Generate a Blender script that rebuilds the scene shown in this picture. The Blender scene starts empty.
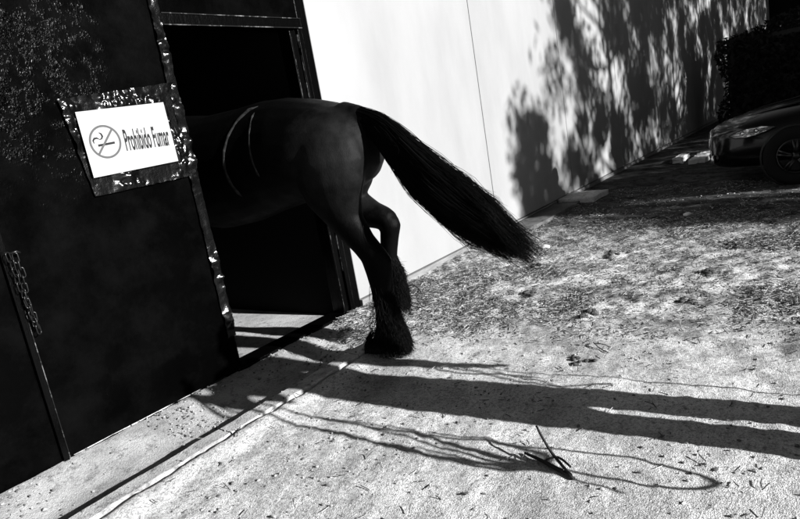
import bpy, bmesh, math, random
import numpy as np
from mathutils import Vector, Matrix, noise
from mathutils.bvhtree import BVHTree

random.seed(7)
RNG = np.random.default_rng(7)
R = math.radians
sc = bpy.context.scene
COL = sc.collection

# ------------------------------------------------------------------ camera
AZ, PITCH, ROLL, FPX = R(38.03), R(12.13), R(-9.82), 622.0
CAM = Vector((0.0, -3.198, 1.35))
F = Vector((math.cos(AZ) * math.cos(PITCH), math.sin(AZ) * math.cos(PITCH), -math.sin(PITCH)))
R0 = Vector((math.sin(AZ), -math.cos(AZ), 0))
U0 = R0.cross(F)
RR = R0 * math.cos(ROLL) + U0 * math.sin(ROLL)
UU = -R0 * math.sin(ROLL) + U0 * math.cos(ROLL)
cam_d = bpy.data.cameras.new('camera')
cam_d.sensor_width = 36.0
cam_d.lens = 36.0 * FPX / 800.0
cam_d.clip_start = 0.05
cam_d.clip_end = 1000
cam = bpy.data.objects.new('camera', cam_d)
COL.objects.link(cam)
cam.matrix_world = Matrix((
    (RR.x, UU.x, -F.x, CAM.x), (RR.y, UU.y, -F.y, CAM.y), (RR.z, UU.z, -F.z, CAM.z), (0, 0, 0, 1)))
sc.camera = cam

# ------------------------------------------------------------------ sky, sun, exposure (the photograph is black and white)
SUN_EL = R(21.0)
LDIR = Vector((-0.085, 1.0, 0)).normalized()            # way the light travels over the ground
TOSUN = Vector((-LDIR.x * math.cos(SUN_EL), -LDIR.y * math.cos(SUN_EL), math.sin(SUN_EL)))
world = bpy.data.worlds.new('World')
sc.world = world
world.use_nodes = True
nt = world.node_tree
nt.nodes.clear()
sky = nt.nodes.new('ShaderNodeTexSky')
sky.sky_type = 'NISHITA'
sky.sun_disc = False
sky.sun_elevation = SUN_EL
sky.air_density = 0.3          # clear dry air: a dark sky and deep shade
sky.dust_density = 0.1
sky.sun_rotation = math.atan2(TOSUN.x, TOSUN.y)
bw = nt.nodes.new('ShaderNodeRGBToBW')
bg = nt.nodes.new('ShaderNodeBackground')
bg.inputs['Strength'].default_value = 0.05
out = nt.nodes.new('ShaderNodeOutputWorld')
nt.links.new(sky.outputs[0], bw.inputs[0])
nt.links.new(bw.outputs[0], bg.inputs['Color'])
nt.links.new(bg.outputs[0], out.inputs['Surface'])
sun_d = bpy.data.lights.new('sun', 'SUN')
sun_d.energy = 5.0
sun_d.angle = R(0.53)
sun_d.color = (1, 1, 1)
sun = bpy.data.objects.new('sun', sun_d)
COL.objects.link(sun)
sun.location = (0, -20, 12)
sun.rotation_euler = (-TOSUN).to_track_quat('-Z', 'Y').to_euler()
sc.view_settings.view_transform = 'Standard'
sc.view_settings.look = 'None'
sc.view_settings.exposure = 1.38
sc.view_settings.gamma = 1.0
sc.view_settings.use_curve_mapping = False

# ------------------------------------------------------------------ materials
def mat(name, col=0.2, rough=0.6, spec=0.5, metal=0.0):
    m = bpy.data.materials.new(name)
    m.use_nodes = True
    b = m.node_tree.nodes['Principled BSDF']
    b.inputs['Base Color'].default_value = (col, col, col, 1)
    b.inputs['Roughness'].default_value = rough
    b.inputs['Specular IOR Level'].default_value = spec
    b.inputs['Metallic'].default_value = metal
    return m

class N:
    """small node-graph helper"""
    def __init__(s, m):
        s.t = m.node_tree
        s.b = s.t.nodes['Principled BSDF']
        g = s.t.nodes.new('ShaderNodeNewGeometry')
        s.pos = g.outputs['Position']
    def scale(s, vec):
        n = s.t.nodes.new('ShaderNodeVectorMath'); n.operation = 'MULTIPLY'
        s.t.links.new(s.pos, n.inputs[0]); n.inputs[1].default_value = vec
        return n.outputs[0]
    def noise(s, sc_, detail=4, rough=0.6, vec=None, dist=0.0):
        n = s.t.nodes.new('ShaderNodeTexNoise')
        n.inputs['Scale'].default_value = sc_; n.inputs['Detail'].default_value = detail
        n.inputs['Roughness'].default_value = rough; n.inputs['Distortion'].default_value = dist
        s.t.links.new(vec or s.pos, n.inputs['Vector'])
        return n.outputs['Fac']
    def voro(s, sc_, vec=None, feature='F1', out_='Distance'):
        n = s.t.nodes.new('ShaderNodeTexVoronoi'); n.feature = feature
        n.inputs['Scale'].default_value = sc_
        s.t.links.new(vec or s.pos, n.inputs['Vector'])
        return n.outputs[out_]
    def ramp(s, v, stops):
        n = s.t.nodes.new('ShaderNodeValToRGB')
        e = n.color_ramp.elements
        while len(e) < len(stops): e.new(0.5)
        for k, (p, c) in enumerate(stops):
            e[k].position = p; e[k].color = (c, c, c, 1)
        s.t.links.new(v, n.inputs[0])
        return n.outputs[0]
    def math(s, op, a, b=None, c=None):
        n = s.t.nodes.new('ShaderNodeMath'); n.operation = op
        for k, v in enumerate((a, b, c)):
            if v is None: continue
            if isinstance(v, (int, float)): n.inputs[k].default_value = v
            else: s.t.links.new(v, n.inputs[k])
        return n.outputs[0]
    def mix(s, f, a, b):
        n = s.t.nodes.new('ShaderNodeMix'); n.data_type = 'FLOAT'
        for k, v in ((0, f), (2, a), (3, b)):
            if isinstance(v, (int, float)): n.inputs[k].default_value = v
            else: s.t.links.new(v, n.inputs[k])
        return n.outputs[0]
    def set(s, key, v): s.t.links.new(v, s.b.inputs[key])
    def bump(s, v, strength=0.5, dist=0.01):
        n = s.t.nodes.new('ShaderNodeBump')
        n.inputs['Strength'].default_value = strength; n.inputs['Distance'].default_value = dist
        s.t.links.new(v, n.inputs['Height']); s.t.links.new(n.outputs[0], s.b.inputs['Normal'])
    def sep(s):
        n = s.t.nodes.new('ShaderNodeSeparateXYZ'); s.t.links.new(s.pos, n.inputs[0]); return n.outputs

M = {}
# pale dry earth
m = M['earth'] = mat('pale_trodden_earth', 0.4, 0.95, 0.1); n = N(m)
fine = n.ramp(n.noise(170, 3, 0.75), [(0.36, 0.55), (0.5, 1.0), (0.66, 1.25)])
grit = n.ramp(n.noise(60, 4, 0.8), [(0.36, 0.45), (0.50, 1.0), (0.7, 1.18)])
speck = n.ramp(n.voro(70), [(0.10, 0.22), (0.26, 1.0)])
sp_mask = n.ramp(n.noise(7, 4, 0.7), [(0.44, 0.0), (0.62, 1.0)])
speck = n.mix(sp_mask, 1.0, speck)
big = n.ramp(n.noise(1.3, 5, 0.65), [(0.3, 0.66), (0.55, 1.0), (0.8, 1.1)])
mid = n.math('MULTIPLY', n.ramp(n.noise(6, 6, 0.78), [(0.40, 0.20), (0.48, 0.72), (0.56, 1.05)]), n.ramp(n.noise(2.6, 5, 0.7, n.scale((1.0, 0.7, 1.0))), [(0.36, 0.42), (0.54, 1.0)]))
xs = n.sep()
lx = n.ramp(n.math('MULTIPLY_ADD', xs[0], 0.1, 0.0), [(0.26, 0.0), (0.38, 1.0)])     # litter zone further along the wall
mid = n.mix(lx, n.math('MULTIPLY_ADD', mid, 0.30, 0.70), mid)
col = n.math('MULTIPLY', n.math('MULTIPLY', n.math('MULTIPLY', fine, grit), n.math('MULTIPLY', big, n.math('MULTIPLY', mid, speck))), 0.56)
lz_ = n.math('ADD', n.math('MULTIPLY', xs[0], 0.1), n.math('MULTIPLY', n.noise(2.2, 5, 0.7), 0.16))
col = n.math('MULTIPLY', col, n.ramp(lz_, [(0.60, 1.0), (0.72, 0.17)]))     # far soil darkened in the colour to deepen the tree shade
n.set('Base Color', col)
n.bump(n.math('ADD', n.noise(38, 5, 0.65), n.noise(200, 2, 0.6)), 0.7, 0.009)
# concrete
def concrete(name, c, sc_=1.0, rough=0.9):
    m = M[name] = mat(name, c, rough, 0.2); n = N(m)
    a = n.ramp(n.noise(3.0 * sc_, 6, 0.65), [(0.3, 0.62), (0.6, 1.08)])
    b = n.ramp(n.noise(90 * sc_, 3, 0.7), [(0.3, 0.7), (0.6, 1.08)])
    d = n.ramp(n.noise(14 * sc_, 6, 0.75), [(0.34, 0.4), (0.47, 1.0)])
    n.set('Base Color', n.math('MULTIPLY', n.math('MULTIPLY', n.math('MULTIPLY', a, b), d), c))
    n.bump(n.math('ADD', n.noise(40 * sc_, 5, 0.7), n.noise(160, 2)), 0.6, 0.008)
concrete('worn_concrete', 0.36)
concrete('kerb_concrete', 0.40)
concrete('pale_concrete', 0.5)
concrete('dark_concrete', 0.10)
concrete('inside_floor', 0.42)
# white wall paint
m = M['white_paint'] = mat('white_wall_paint', 0.8, 0.75, 0.2); n = N(m)
a = n.ramp(n.noise(0.9, 6, 0.6, n.scale((1, 1, 0.35))), [(0.3, 0.185), (0.5, 0.222), (0.68, 0.245)])
n.set('Base Color', a); n.bump(n.noise(45, 5, 0.6), 0.25, 0.004)
m = M['channel_metal'] = mat('grey_base_channel', 0.14, 0.6, 0.3); n = N(m)
n.set('Base Color', n.ramp(n.noise(7, 5, 0.7, n.scale((0.5, 1, 3))), [(0.3, 0.10), (0.65, 0.20)]))
# black painted sheet metal, blistered in the upper left
m = M['black_metal'] = mat('black_painted_sheet_metal', 0.0006, 0.22, 0.035); n = N(m)
xs = n.sep()
area = n.math('MULTIPLY', n.ramp(n.math('MULTIPLY_ADD', xs[0], -1.8, 3.75), [(0.25, 0.0), (0.95, 1.0)]),
              n.ramp(n.math('MULTIPLY_ADD', xs[2], 0.8, -0.8), [(0.12, 0.0), (0.75, 1.0)]))
area = n.math('MULTIPLY', area, n.ramp(n.noise(5, 4), [(0.40, 0.0), (0.62, 1.0)]))
blist = n.ramp(n.voro(80, n.scale((1.0, 1.0, 0.5))), [(0.0, 1.0), (0.45, 0.0)])
pick = n.ramp(n.noise(17, 3, 0.6), [(0.44, 0.0), (0.62, 1.0)])
wr = n.math('ABSOLUTE', n.math('SUBTRACT', n.noise(70, 2, 0.5, n.scale((1.0, 1.0, 0.6)), 0.8), 0.5))
blist = n.math('ADD', blist, n.math('MULTIPLY', wr, 3.0))
h = n.math('ADD', n.math('MULTIPLY', n.math('MULTIPLY', blist, n.math('MULTIPLY', area, pick)), 1.1), n.math('MULTIPLY', n.noise(7, 3), 0.12))
n.bump(n.math('ADD', h, n.math('MULTIPLY', n.noise(75, 3), 0.035)), 0.9, 0.010)
n.set('Roughness', n.ramp(n.noise(5, 5, 0.7), [(0.3, 0.16), (0.7, 0.30)]))
n.set('Base Color', n.ramp(n.noise(2.6, 6, 0.7), [(0.45, 0.0005), (0.75, 0.0022)]))
m = M['frame_metal'] = mat('black_frame_steel', 0.0008, 0.22, 0.12); n = N(m)
n.bump(n.noise(35, 4, 0.7, n.scale((1, 1, 0.25))), 0.5, 0.006)
m = M['edge_metal'] = mat('worn_bare_edge_steel', 0.16, 0.35, 0.5, 0.4); n = N(m)
n.set('Base Color', n.ramp(n.noise(13, 4, 0.7), [(0.50, 0.004), (0.68, 0.22)]))
m = M['plastic'] = mat('crinkled_black_plastic', 0.0018, 0.19, 0.50); n = N(m)
n.bump(n.noise(110, 3, 0.6), 0.28, 0.005)
m = M['paper'] = mat('white_paper', 0.26, 0.6, 0.3); n = N(m)
n.set('Base Color', n.ramp(n.noise(6, 5, 0.6), [(0.3, 0.235), (0.6, 0.275)])); n.bump(n.noise(9, 2, 0.5), 0.25, 0.01)
M['ink'] = mat('black_ink', 0.004, 0.6, 0.2)
M['grey_ink'] = mat('grey_printed_ink', 0.06, 0.6, 0.2)
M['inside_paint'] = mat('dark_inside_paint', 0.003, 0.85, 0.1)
m = M['chain_steel'] = mat('worn_chain_steel', 0.02, 0.32, 0.5, 0.7)
# horse
m = M['coat'] = mat('black_horse_coat', 0.004, 0.5, 0.055); n = N(m)
xs = n.sep()     # soft sheen on the near haunch, painted into the coat colour
dy = n.math('MULTIPLY', n.math('ADD', xs[1], 0.74), 3.2); dz = n.math('MULTIPLY', n.math('SUBTRACT', xs[2], 1.20), 2.7)
dist = n.math('ADD', n.math('SQRT', n.math('ADD', n.math('MULTIPLY', dy, dy), n.math('MULTIPLY', dz, dz))), n.math('MULTIPLY', n.math('SUBTRACT', n.noise(8, 5, 0.7), 0.5), 1.3))
n.set('Base Color', n.ramp(dist, [(0.10, 0.0125), (0.55, 0.006), (1.0, 0.0009)]))
n.bump(n.math('ADD', n.noise(230, 3, 0.7, n.scale((1, 0.8, 0.16))), n.math('MULTIPLY', n.noise(14, 4, 0.6), 1.6)), 0.32, 0.006)
n.set('Roughness', n.ramp(n.noise(9, 5, 0.65), [(0.3, 0.46), (0.7, 0.66)]))
M['hair'] = mat('black_horse_hair', 0.0015, 0.6, 0.08)
M['hoof'] = mat('dark_hoof_horn', 0.012, 0.5, 0.4)
m = M['pale_curve'] = mat('pale_curve_grey', 0.05, 0.9, 0.1); n = N(m)
n.set('Base Color', n.ramp(n.noise(30, 4, 0.7), [(0.35, 0.006), (0.65, 0.034)]))
M['eye'] = mat('dark_eye', 0.004, 0.08, 0.6)
# litter
M['straw'] = mat('pale_straw', 0.34, 0.7, 0.3)
M['dark_straw'] = mat('dark_rotten_straw', 0.06, 0.9, 0.1)
M['pebble'] = mat('grey_pebble', 0.30, 0.9, 0.2)
m = M['dung'] = mat('dark_dung', 0.04, 1.0, 0.05); n = N(m)
n.set('Base Color', n.ramp(n.noise(60, 4, 0.7), [(0.35, 0.02), (0.7, 0.11)])); n.bump(n.noise(80, 4), 1.0, 0.01)
M['crumb'] = mat('dark_earth_crumb', 0.11, 0.95, 0.1)
M['twig'] = mat('dark_twig_bark', 0.03, 0.8, 0.2)
M['rubble'] = mat('pale_rubble', 0.45, 0.9, 0.2)
# car
m = M['car_paint'] = mat('black_car_paint', 0.002, 0.18, 0.25)
m.node_tree.nodes['Principled BSDF'].inputs['Coat Weight'].default_value = 0.25
m.node_tree.nodes['Principled BSDF'].inputs['Coat Roughness'].default_value = 0.04
M['car_trim'] = mat('black_plastic_trim', 0.008, 0.5, 0.3)
M['chrome'] = mat('chrome', 0.75, 0.10, 0.5, 1.0)
m = M['lamp_glass'] = mat('clear_headlight_glass', 0.9, 0.03, 0.5)
m.node_tree.nodes['Principled BSDF'].inputs['Transmission Weight'].default_value = 1.0
m = M['glass'] = mat('dark_car_glass', 0.01, 0.03, 0.6)
M['lamp_inside'] = mat('silver_lamp_reflector', 0.95, 0.22, 0.5, 0.85)
M['tyre'] = mat('tyre_rubber', 0.005, 0.85, 0.2)
M['rim'] = mat('grey_alloy_rim', 0.035, 0.3, 0.5, 0.8)
M['plate'] = mat('number_plate_white', 0.35, 0.5, 0.3)
M['tail_lamp'] = mat('dark_tail_lamp', 0.08, 0.15, 0.5)
# vegetation
m = M['leaf'] = mat('dark_leaf', 0.05, 0.6, 0.25)
m = M['hedge_leaf'] = mat('dark_hedge_leaf', 0.005, 0.55, 0.3)
M['bark'] = mat('dark_bark', 0.06, 0.9, 0.1)
# people
M['skin'] = mat('skin', 0.30, 0.55, 0.3)
M['dark_cloth'] = mat('dark_cloth', 0.03, 0.9, 0.1)
M['mid_cloth'] = mat('mid_grey_cloth', 0.12, 0.9, 0.1)
M['rope'] = mat('rope_fibre', 0.18, 0.9, 0.1)
M['roofing'] = mat('dark_roof_sheet', 0.05, 0.8, 0.2)
M['shed_wall'] = mat('dark_shed_boards', 0.006, 0.9, 0.1)

# ------------------------------------------------------------------ mesh helpers
WL = {}
def W(o): return WL.get(o.name, Vector((0, 0, 0))) if o else Vector((0, 0, 0))

def tag(o, label=None, cat=None, group=None, kind=None):
    if label: o['label'] = label
    if cat: o['category'] = cat
    if group: o['group'] = group
    if kind: o['kind'] = kind
    return o

def empty(name, loc, label=None, cat=None, group=None, parent=None):
    o = bpy.data.objects.new(name, None)
    o.empty_display_size = 0.1
    COL.objects.link(o)
    o.location = Vector(loc) - W(parent)
    if parent: o.parent = parent
    WL[o.name] = Vector(loc)
    return tag(o, label, cat, group)

def from_mesh(name, me, material, parent=None, loc=(0, 0, 0), rot=None):
    o = bpy.data.objects.new(name, me)
    COL.objects.link(o)
    if material and not me.materials: me.materials.append(material)
    o.location = Vector(loc) - W(parent)
    if rot: o.rotation_euler = rot
    if parent: o.parent = parent
    WL[o.name] = Vector(loc)
    return o

class MB:
    """collects vertices in world space; build() links them as one mesh"""
    def __init__(s): s.v, s.f = [], []
    def add(s, vs, fs):
        k = len(s.v); s.v += [tuple(p) for p in vs]; s.f += [tuple(i + k for i in f) for f in fs]; return s
    def box(s, x0, x1, y0, y1, z0, z1, rz=0, c=None):
        vs = [(x, y, z) for x in (x0, x1) for y in (y0, y1) for z in (z0, z1)]
        if rz:
            cx, cy = c or ((x0 + x1) / 2, (y0 + y1) / 2); a, b = math.cos(rz), math.sin(rz)
            vs = [(cx + (x - cx) * a - (y - cy) * b, cy + (x - cx) * b + (y - cy) * a, z) for x, y, z in vs]
        return s.add(vs, [(0, 1, 3, 2), (4, 6, 7, 5), (0, 4, 5, 1), (2, 3, 7, 6), (0, 2, 6, 4), (1, 5, 7, 3)])
    def loft(s, rings, cap=True, closed=True):
        n_ = len(rings[0]); vs = [p for r in rings for p in r]; fs = []
        for i in range(len(rings) - 1):
            for j in range(n_ if closed else n_ - 1):
                a = i * n_ + j; b = i * n_ + (j + 1) % n_
                fs.append((a, b, b + n_, a + n_))
        if cap and closed:
            fs.append(tuple(range(n_ - 1, -1, -1))); fs.append(tuple((len(rings) - 1) * n_ + j for j in range(n_)))
        return s.add(vs, fs)
    def tube(s, pts, rad, n_=8, cap=True, flat=1.0):
        pts = [Vector(p) for p in pts]
        if not isinstance(rad, (list, tuple)): rad = [rad] * len(pts)
        rings = []; prev = None
        for i, p in enumerate(pts):
            d = (pts[min(i + 1, len(pts) - 1)] - pts[max(i - 1, 0)])
            d = d.normalized() if d.length > 1e-9 else Vector((0, 0, 1))
            if prev is None:
                u = d.orthogonal().normalized()
            else:
                u = (prev - d * prev.dot(d)); u = u.normalized() if u.length > 1e-6 else d.orthogonal().normalized()
            prev = u; w = d.cross(u)
            rings.append([p + (u * math.cos(2 * math.pi * k / n_) + w * math.sin(2 * math.pi * k / n_) * flat) * rad[i] for k in range(n_)])
        return s.loft(rings, cap)
    def build(s, name, material, parent=None, smooth=False, origin=None):
        a = np.array(s.v)
        if origin is None:
            lo, hi = a.min(0), a.max(0); origin = ((lo[0] + hi[0]) / 2, (lo[1] + hi[1]) / 2, lo[2])
        a = a - np.array(origin)
        me = bpy.data.meshes.new(name); me.from_pydata(a.tolist(), [], s.f)
        bm = bmesh.new(); bm.from_mesh(me); bmesh.ops.recalc_face_normals(bm, faces=bm.faces); bm.to_mesh(me); bm.free()
        if smooth: me.polygons.foreach_set('use_smooth', [True] * len(me.polygons))
        me.update()
        return from_mesh(name, me, material, parent, origin)

def bevelled(o, w, seg=2):
    md = o.modifiers.new('bevel', 'BEVEL'); md.width = w; md.segments = seg; md.limit_method = 'ANGLE'
    return o

def remeshed(mb, voxel, smooth_it, name, material, parent=None, factor=0.5):
    me = bpy.data.meshes.new(name); me.from_pydata(mb.v, [], mb.f)
    bm = bmesh.new(); bm.from_mesh(me); bmesh.ops.recalc_face_normals(bm, faces=bm.faces); bm.to_mesh(me); bm.free()
    t = bpy.data.objects.new('tmp', me); COL.objects.link(t)
    md = t.modifiers.new('r', 'REMESH'); md.mode = 'VOXEL'; md.voxel_size = voxel
    md = t.modifiers.new('s', 'SMOOTH'); md.iterations = smooth_it; md.factor = factor
    dg = bpy.context.evaluated_depsgraph_get()
    me2 = bpy.data.meshes.new_from_object(t.evaluated_get(dg), depsgraph=dg)
    bpy.data.objects.remove(t)
    a = np.empty(len(me2.vertices) * 3); me2.vertices.foreach_get('co', a); a = a.reshape(-1, 3)
    lo, hi = a.min(0), a.max(0); org = np.array([(lo[0] + hi[0]) / 2, (lo[1] + hi[1]) / 2, lo[2]])
    me2.vertices.foreach_set('co', (a - org).ravel())
    me2.polygons.foreach_set('use_smooth', [True] * len(me2.polygons)); me2.name = name
    me2.materials.clear(); me2.update()
    o = from_mesh(name, me2, material, parent, org)
    bv = BVHTree.FromPolygons([tuple(p) for p in a], [tuple(p.vertices) for p in me2.polygons])
    return o, bv

def sstep(a, b, x):
    t = np.clip((x - a) / (b - a), 0, 1); return t * t * (3 - 2 * t)

def vnoise(X, Y, seed, cell):
    """smooth value noise on arrays"""
    r = np.random.default_rng(seed); T = r.random((256, 256))
    x, y = X / cell + 1000.3, Y / cell + 1000.7
    i, j = np.floor(x).astype(int), np.floor(y).astype(int); u, v = x - i, y - j
    u, v = u * u * (3 - 2 * u), v * v * (3 - 2 * v); i %= 255; j %= 255
    return (T[i, j] * (1 - u) * (1 - v) + T[i + 1, j] * u * (1 - v) + T[i, j + 1] * (1 - u) * v + T[i + 1, j + 1] * u * v) - 0.5

# ------------------------------------------------------------------ ground: one sheet, fine near the camera
def ground_z(X, Y):
    near = sstep(9, 6, X) * sstep(-5.5, -4.5, Y)
    z = 0.016 * vnoise(X, Y, 1, 0.6) + near * (0.012 * vnoise(X, Y, 2, 0.16) + 0.010 * vnoise(X, Y, 3, 0.06) + 0.006 * vnoise(X, Y, 4, 0.028))
    lit = sstep(2.9, 4.0, X) * near
    z = z + lit * (0.016 * vnoise(X, Y, 5, 0.11) + 0.014 * vnoise(X, Y, 6, 0.05))
    hoofm = np.exp(-(((X - 2.74) / 0.35) ** 2 + ((Y + 0.78) / 0.3) ** 2)); z = z * (1 - 0.8 * hoofm)
    apron = sstep(-0.72, -0.68, Y) * sstep(3.15, 2.75, X + 0.10 * vnoise(X, Y, 8, 0.2))
    z = z * (1 - 0.9 * apron) - 0.07 * apron
    z = z + 0.026 * np.exp(-((Y + 0.745) / 0.09) ** 2) * sstep(3.1, 2.8, X)
    bury = sstep(-0.72, -0.55, Y) * sstep(2.6, 3.1, X); z = z + 0.022 * bury
    return z

gx = np.concatenate([[-200, -60, -20, -8, -3, -1.2], np.arange(-0.4, 6.6, 0.02), np.arange(6.6, 14, 0.09), np.arange(14, 34, 0.6), [36, 45, 70, 200]])
gy = np.concatenate([[-200, -80, -40, -22], np.arange(-14, -4, 0.5), np.arange(-4, 0.001, 0.02), [0.25, 9, 40, 200]])
GX, GY = np.meshgrid(gx, gy, indexing='ij')
GZ = ground_z(GX, GY)
GZ[GY > 0.2] = -0.12
nx, ny = GX.shape
vid = np.arange(nx * ny).reshape(nx, ny)
gf = np.stack([vid[:-1, :-1], vid[1:, :-1], vid[1:, 1:], vid[:-1, 1:]], -1).reshape(-1, 4)
me = bpy.data.meshes.new('ground'); me.from_pydata(np.stack([GX, GY, GZ], -1).reshape(-1, 3).tolist(), [], gf.tolist())
me.polygons.foreach_set('use_smooth', [True] * len(me.polygons)); me.update()
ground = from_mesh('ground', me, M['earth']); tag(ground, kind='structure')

def gz(x, y): return float(ground_z(np.array([x], float), np.array([y], float))[0])

# concrete apron along the building, then a slot, then a row of kerb stones
ax = np.arange(-2.0, 3.16, 0.03); ay = np.concatenate([np.arange(-0.540, -0.02, 0.03), [-0.012]])
AX, AY = np.meshgrid(ax, ay, indexing='ij')
AZ_ = -0.038 + 0.012 * vnoise(AX, AY, 21, 0.35) + 0.008 * vnoise(AX, AY, 22, 0.09) + 0.005 * vnoise(AX, AY, 23, 0.04) + 0.057 * sstep(-0.42, 0.0, AY)
AY = AY + np.where(AY < -0.53, 0.020 * vnoise(AX * 1.0, AY * 0, 24, 0.11) + 0.01 * vnoise(AX, AY * 0, 25, 0.03), 0)
vs = np.stack([AX, AY, AZ_], -1); a_, b_ = AX.shape
mb = MB(); idx = np.arange(a_ * b_).reshape(a_, b_)
mb.add(vs.reshape(-1, 3).tolist(), np.stack([idx[:-1, :-1], idx[1:, :-1], idx[1:, 1:], idx[:-1, 1:]], -1).reshape(-1, 4).tolist())
low = vs[:, 0].copy(); low[:, 2] = -0.09
mb.add(np.concatenate([vs[:, 0], low]).tolist(), [(i, i + 1, i + 1 + a_, i + a_) for i in range(a_ - 1)])
apron = mb.build('concrete_apron', M['worn_concrete'], None, True); tag(apron, kind='structure')

kerb = empty('kerb', (1, -0.64, 0)); tag(kerb, kind='structure')
kx = -2.2
while kx < 2.75:
    L = 0.98 + random.uniform(-0.05, 0.05)
    x1 = min(kx + L, 2.86)
    xs_ = np.linspace(kx + 0.004, x1 - 0.004, 26)
    rings = []
    for x in xs_:
        j1, j2, j3 = (float(vnoise(np.array([x]), np.array([k * 3.0]), 31, 0.08)[0]) for k in (1, 2, 3))
        y0, y1 = -0.700 + 0.010 * j1, -0.598 + 0.012 * j2
        t = 0.034 + 0.003 * j3
        rings.append([(x, y0, -0.10), (x, y0 + 0.001, t - 0.006), (x, y0 + 0.008, t - 0.001), (x, y1 - 0.006, t + 0.001), (x, y1, t - 0.006), (x, y1, -0.10)])
    k = MB().loft(rings).build('kerb_stone', M['kerb_concrete'], kerb)
    kx += L

# ------------------------------------------------------------------ stable building
stable = empty('stable_building', (5, 0, 0), 'low stable building with black metal doorway and long sunlit white wall', 'building')
WTOP = 4.3
# white wall: big sheets with open joints over a backing
backing = MB().box(3.497, 31.0, 0.035, 0.16, 0.0, WTOP).build('white_wall', M['inside_paint'], stable)
seams = [3.497, 5.88] + [5.88 + 2.24 * k for k in range(1, 12)] + [31.0]
for a, b in zip(seams[:-1], seams[1:]):
    p = MB().box(a + (0.006 if a > 4 else 0.002), b - 0.006, 0.0, 0.033, 0.075, WTOP).build('wall_panel', M['white_paint'], backing)
    bevelled(p, 0.003, 1)
MB().box(3.50, 31.0, -0.022, 0.034, 0.008, 0.068).build('base_channel', M['channel_metal'], backing)
MB().box(3.50, 31.0, -0.006, 0.034, -0.1, 0.006).build('base_gap', M['inside_paint'], backing)
# dark door front
fr = MB().box(3.285, 3.345, -0.012, 0.10, 0.0, 2.105).build('door_frame', M['frame_metal'], stable); bevelled(fr, 0.004)
f2 = MB().box(3.352, 3.395, -0.03, 0.10, 0.0, 2.105).build('jamb_bar', M['frame_metal'], fr); bevelled(f2, 0.004)
f3 = MB().box(3.396, 3.492, -0.004, 0.10, 0.0, WTOP).build('jamb_post', M['frame_metal'], fr); bevelled(f3, 0.005)
for x, z0, z1 in ((3.3475, 0.35, 1.93), (3.3475, 1.98, 2.07)):
    MB().box(x, x + 0.0035, -0.022, -0.006, z0, z1).build('bright_edge', M['edge_metal'], fr)
MB().box(3.290, 3.2925, -0.017, -0.0125, 0.05, 2.08).build('bright_edge', M['edge_metal'], fr)
li = MB().box(2.26, 3.395, -0.035, 0.10, 2.107, 2.178).build('lintel', M['frame_metal'], stable); bevelled(li, 0.006)
MB().box(2.28, 3.39, -0.041, -0.0355, 2.108, 2.113).build('bright_edge', M['edge_metal'], li)
MB().box(2.28, 3.39, -0.041, -0.0355, 2.171, 2.176).build('bright_edge', M['edge_metal'], li)
MB().box(2.26, 3.394, -0.002, 0.10, 2.18, WTOP).build('overdoor_panel', M['black_metal'], stable)
MB().box(-3.0, 1.135, -0.004, 0.10, 0.0, WTOP).build('side_panel', M['black_metal'], stable)
MB().box(1.137, 2.258, 0.008, 0.10, 2.61, WTOP).build('overdoor_panel', M['black_metal'], stable)
MB().box(2.262, 2.30, 0.02, 0.10, 0.0, 2.105).build('jamb_post', M['frame_metal'], stable)
sill = MB().box(2.24, 3.40, -0.03, 0.14, -0.04, 0.036).build('threshold', M['frame_metal'], stable); bevelled(sill, 0.008)
# rooms behind
MB().box(0.5, 3.40, 0.142, 7.6, -0.05, 0.012).build('inside_floor', M['inside_floor'], stable)
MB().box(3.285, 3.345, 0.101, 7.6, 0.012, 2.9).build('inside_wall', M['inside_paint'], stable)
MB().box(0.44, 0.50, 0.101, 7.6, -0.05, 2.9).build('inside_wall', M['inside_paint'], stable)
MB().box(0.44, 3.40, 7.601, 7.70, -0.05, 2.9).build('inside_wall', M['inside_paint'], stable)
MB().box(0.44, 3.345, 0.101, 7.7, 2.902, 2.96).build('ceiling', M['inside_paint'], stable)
MB().box(-3.2, 31.2, -0.12, 9.0, WTOP + 0.002, WTOP + 0.12).build('roof', M['roofing'], stable)
MB().box(-3.0, 31.0, 8.8, 8.9, -0.1, WTOP).build('rear_wall', M['shed_wall'], stable)
MB().box(-3.0, -2.9, 0.101, 8.799, -0.1, WTOP).build('end_wall', M['shed_wall'], stable)
MB().box(30.9, 31.0, 0.161, 8.799, -0.1, WTOP).build('end_wall', M['shed_wall'], stable)
# the wide black leaf of the door, standing shut beside the opening
leaf = MB()
lx = np.linspace(1.165, 2.262, 70); lz = np.linspace(0.032, 2.60, 150)
LX, LZ = np.meshgrid(lx, lz, indexing='ij')
LY = -0.022 - 0.010 * vnoise(LX, LZ, 41, 0.5) - 0.004 * vnoise(LX, LZ, 42, 0.16)
idl = np.arange(LX.size).reshape(LX.shape)
leaf.add(np.stack([LX, LY, LZ], -1).reshape(-1, 3).tolist(), np.stack([idl[:-1, :-1], idl[1:, :-1], idl[1:, 1:], idl[:-1, 1:]], -1).reshape(-1, 4).tolist())
leaf.box(1.165, 2.262, -0.012, 0.006, 0.032, 2.60)
door = leaf.build('door_leaf', M['black_metal'], stable, True)
MB().box(1.137, 1.163, -0.03, 0.02, 0.02, 2.60).build('hinge_bar', M['frame_metal'], door)
MB().box(1.1635, 1.167, -0.033, -0.029, 0.03, 0.80).build('bright_edge', M['edge_metal'], door)

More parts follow.
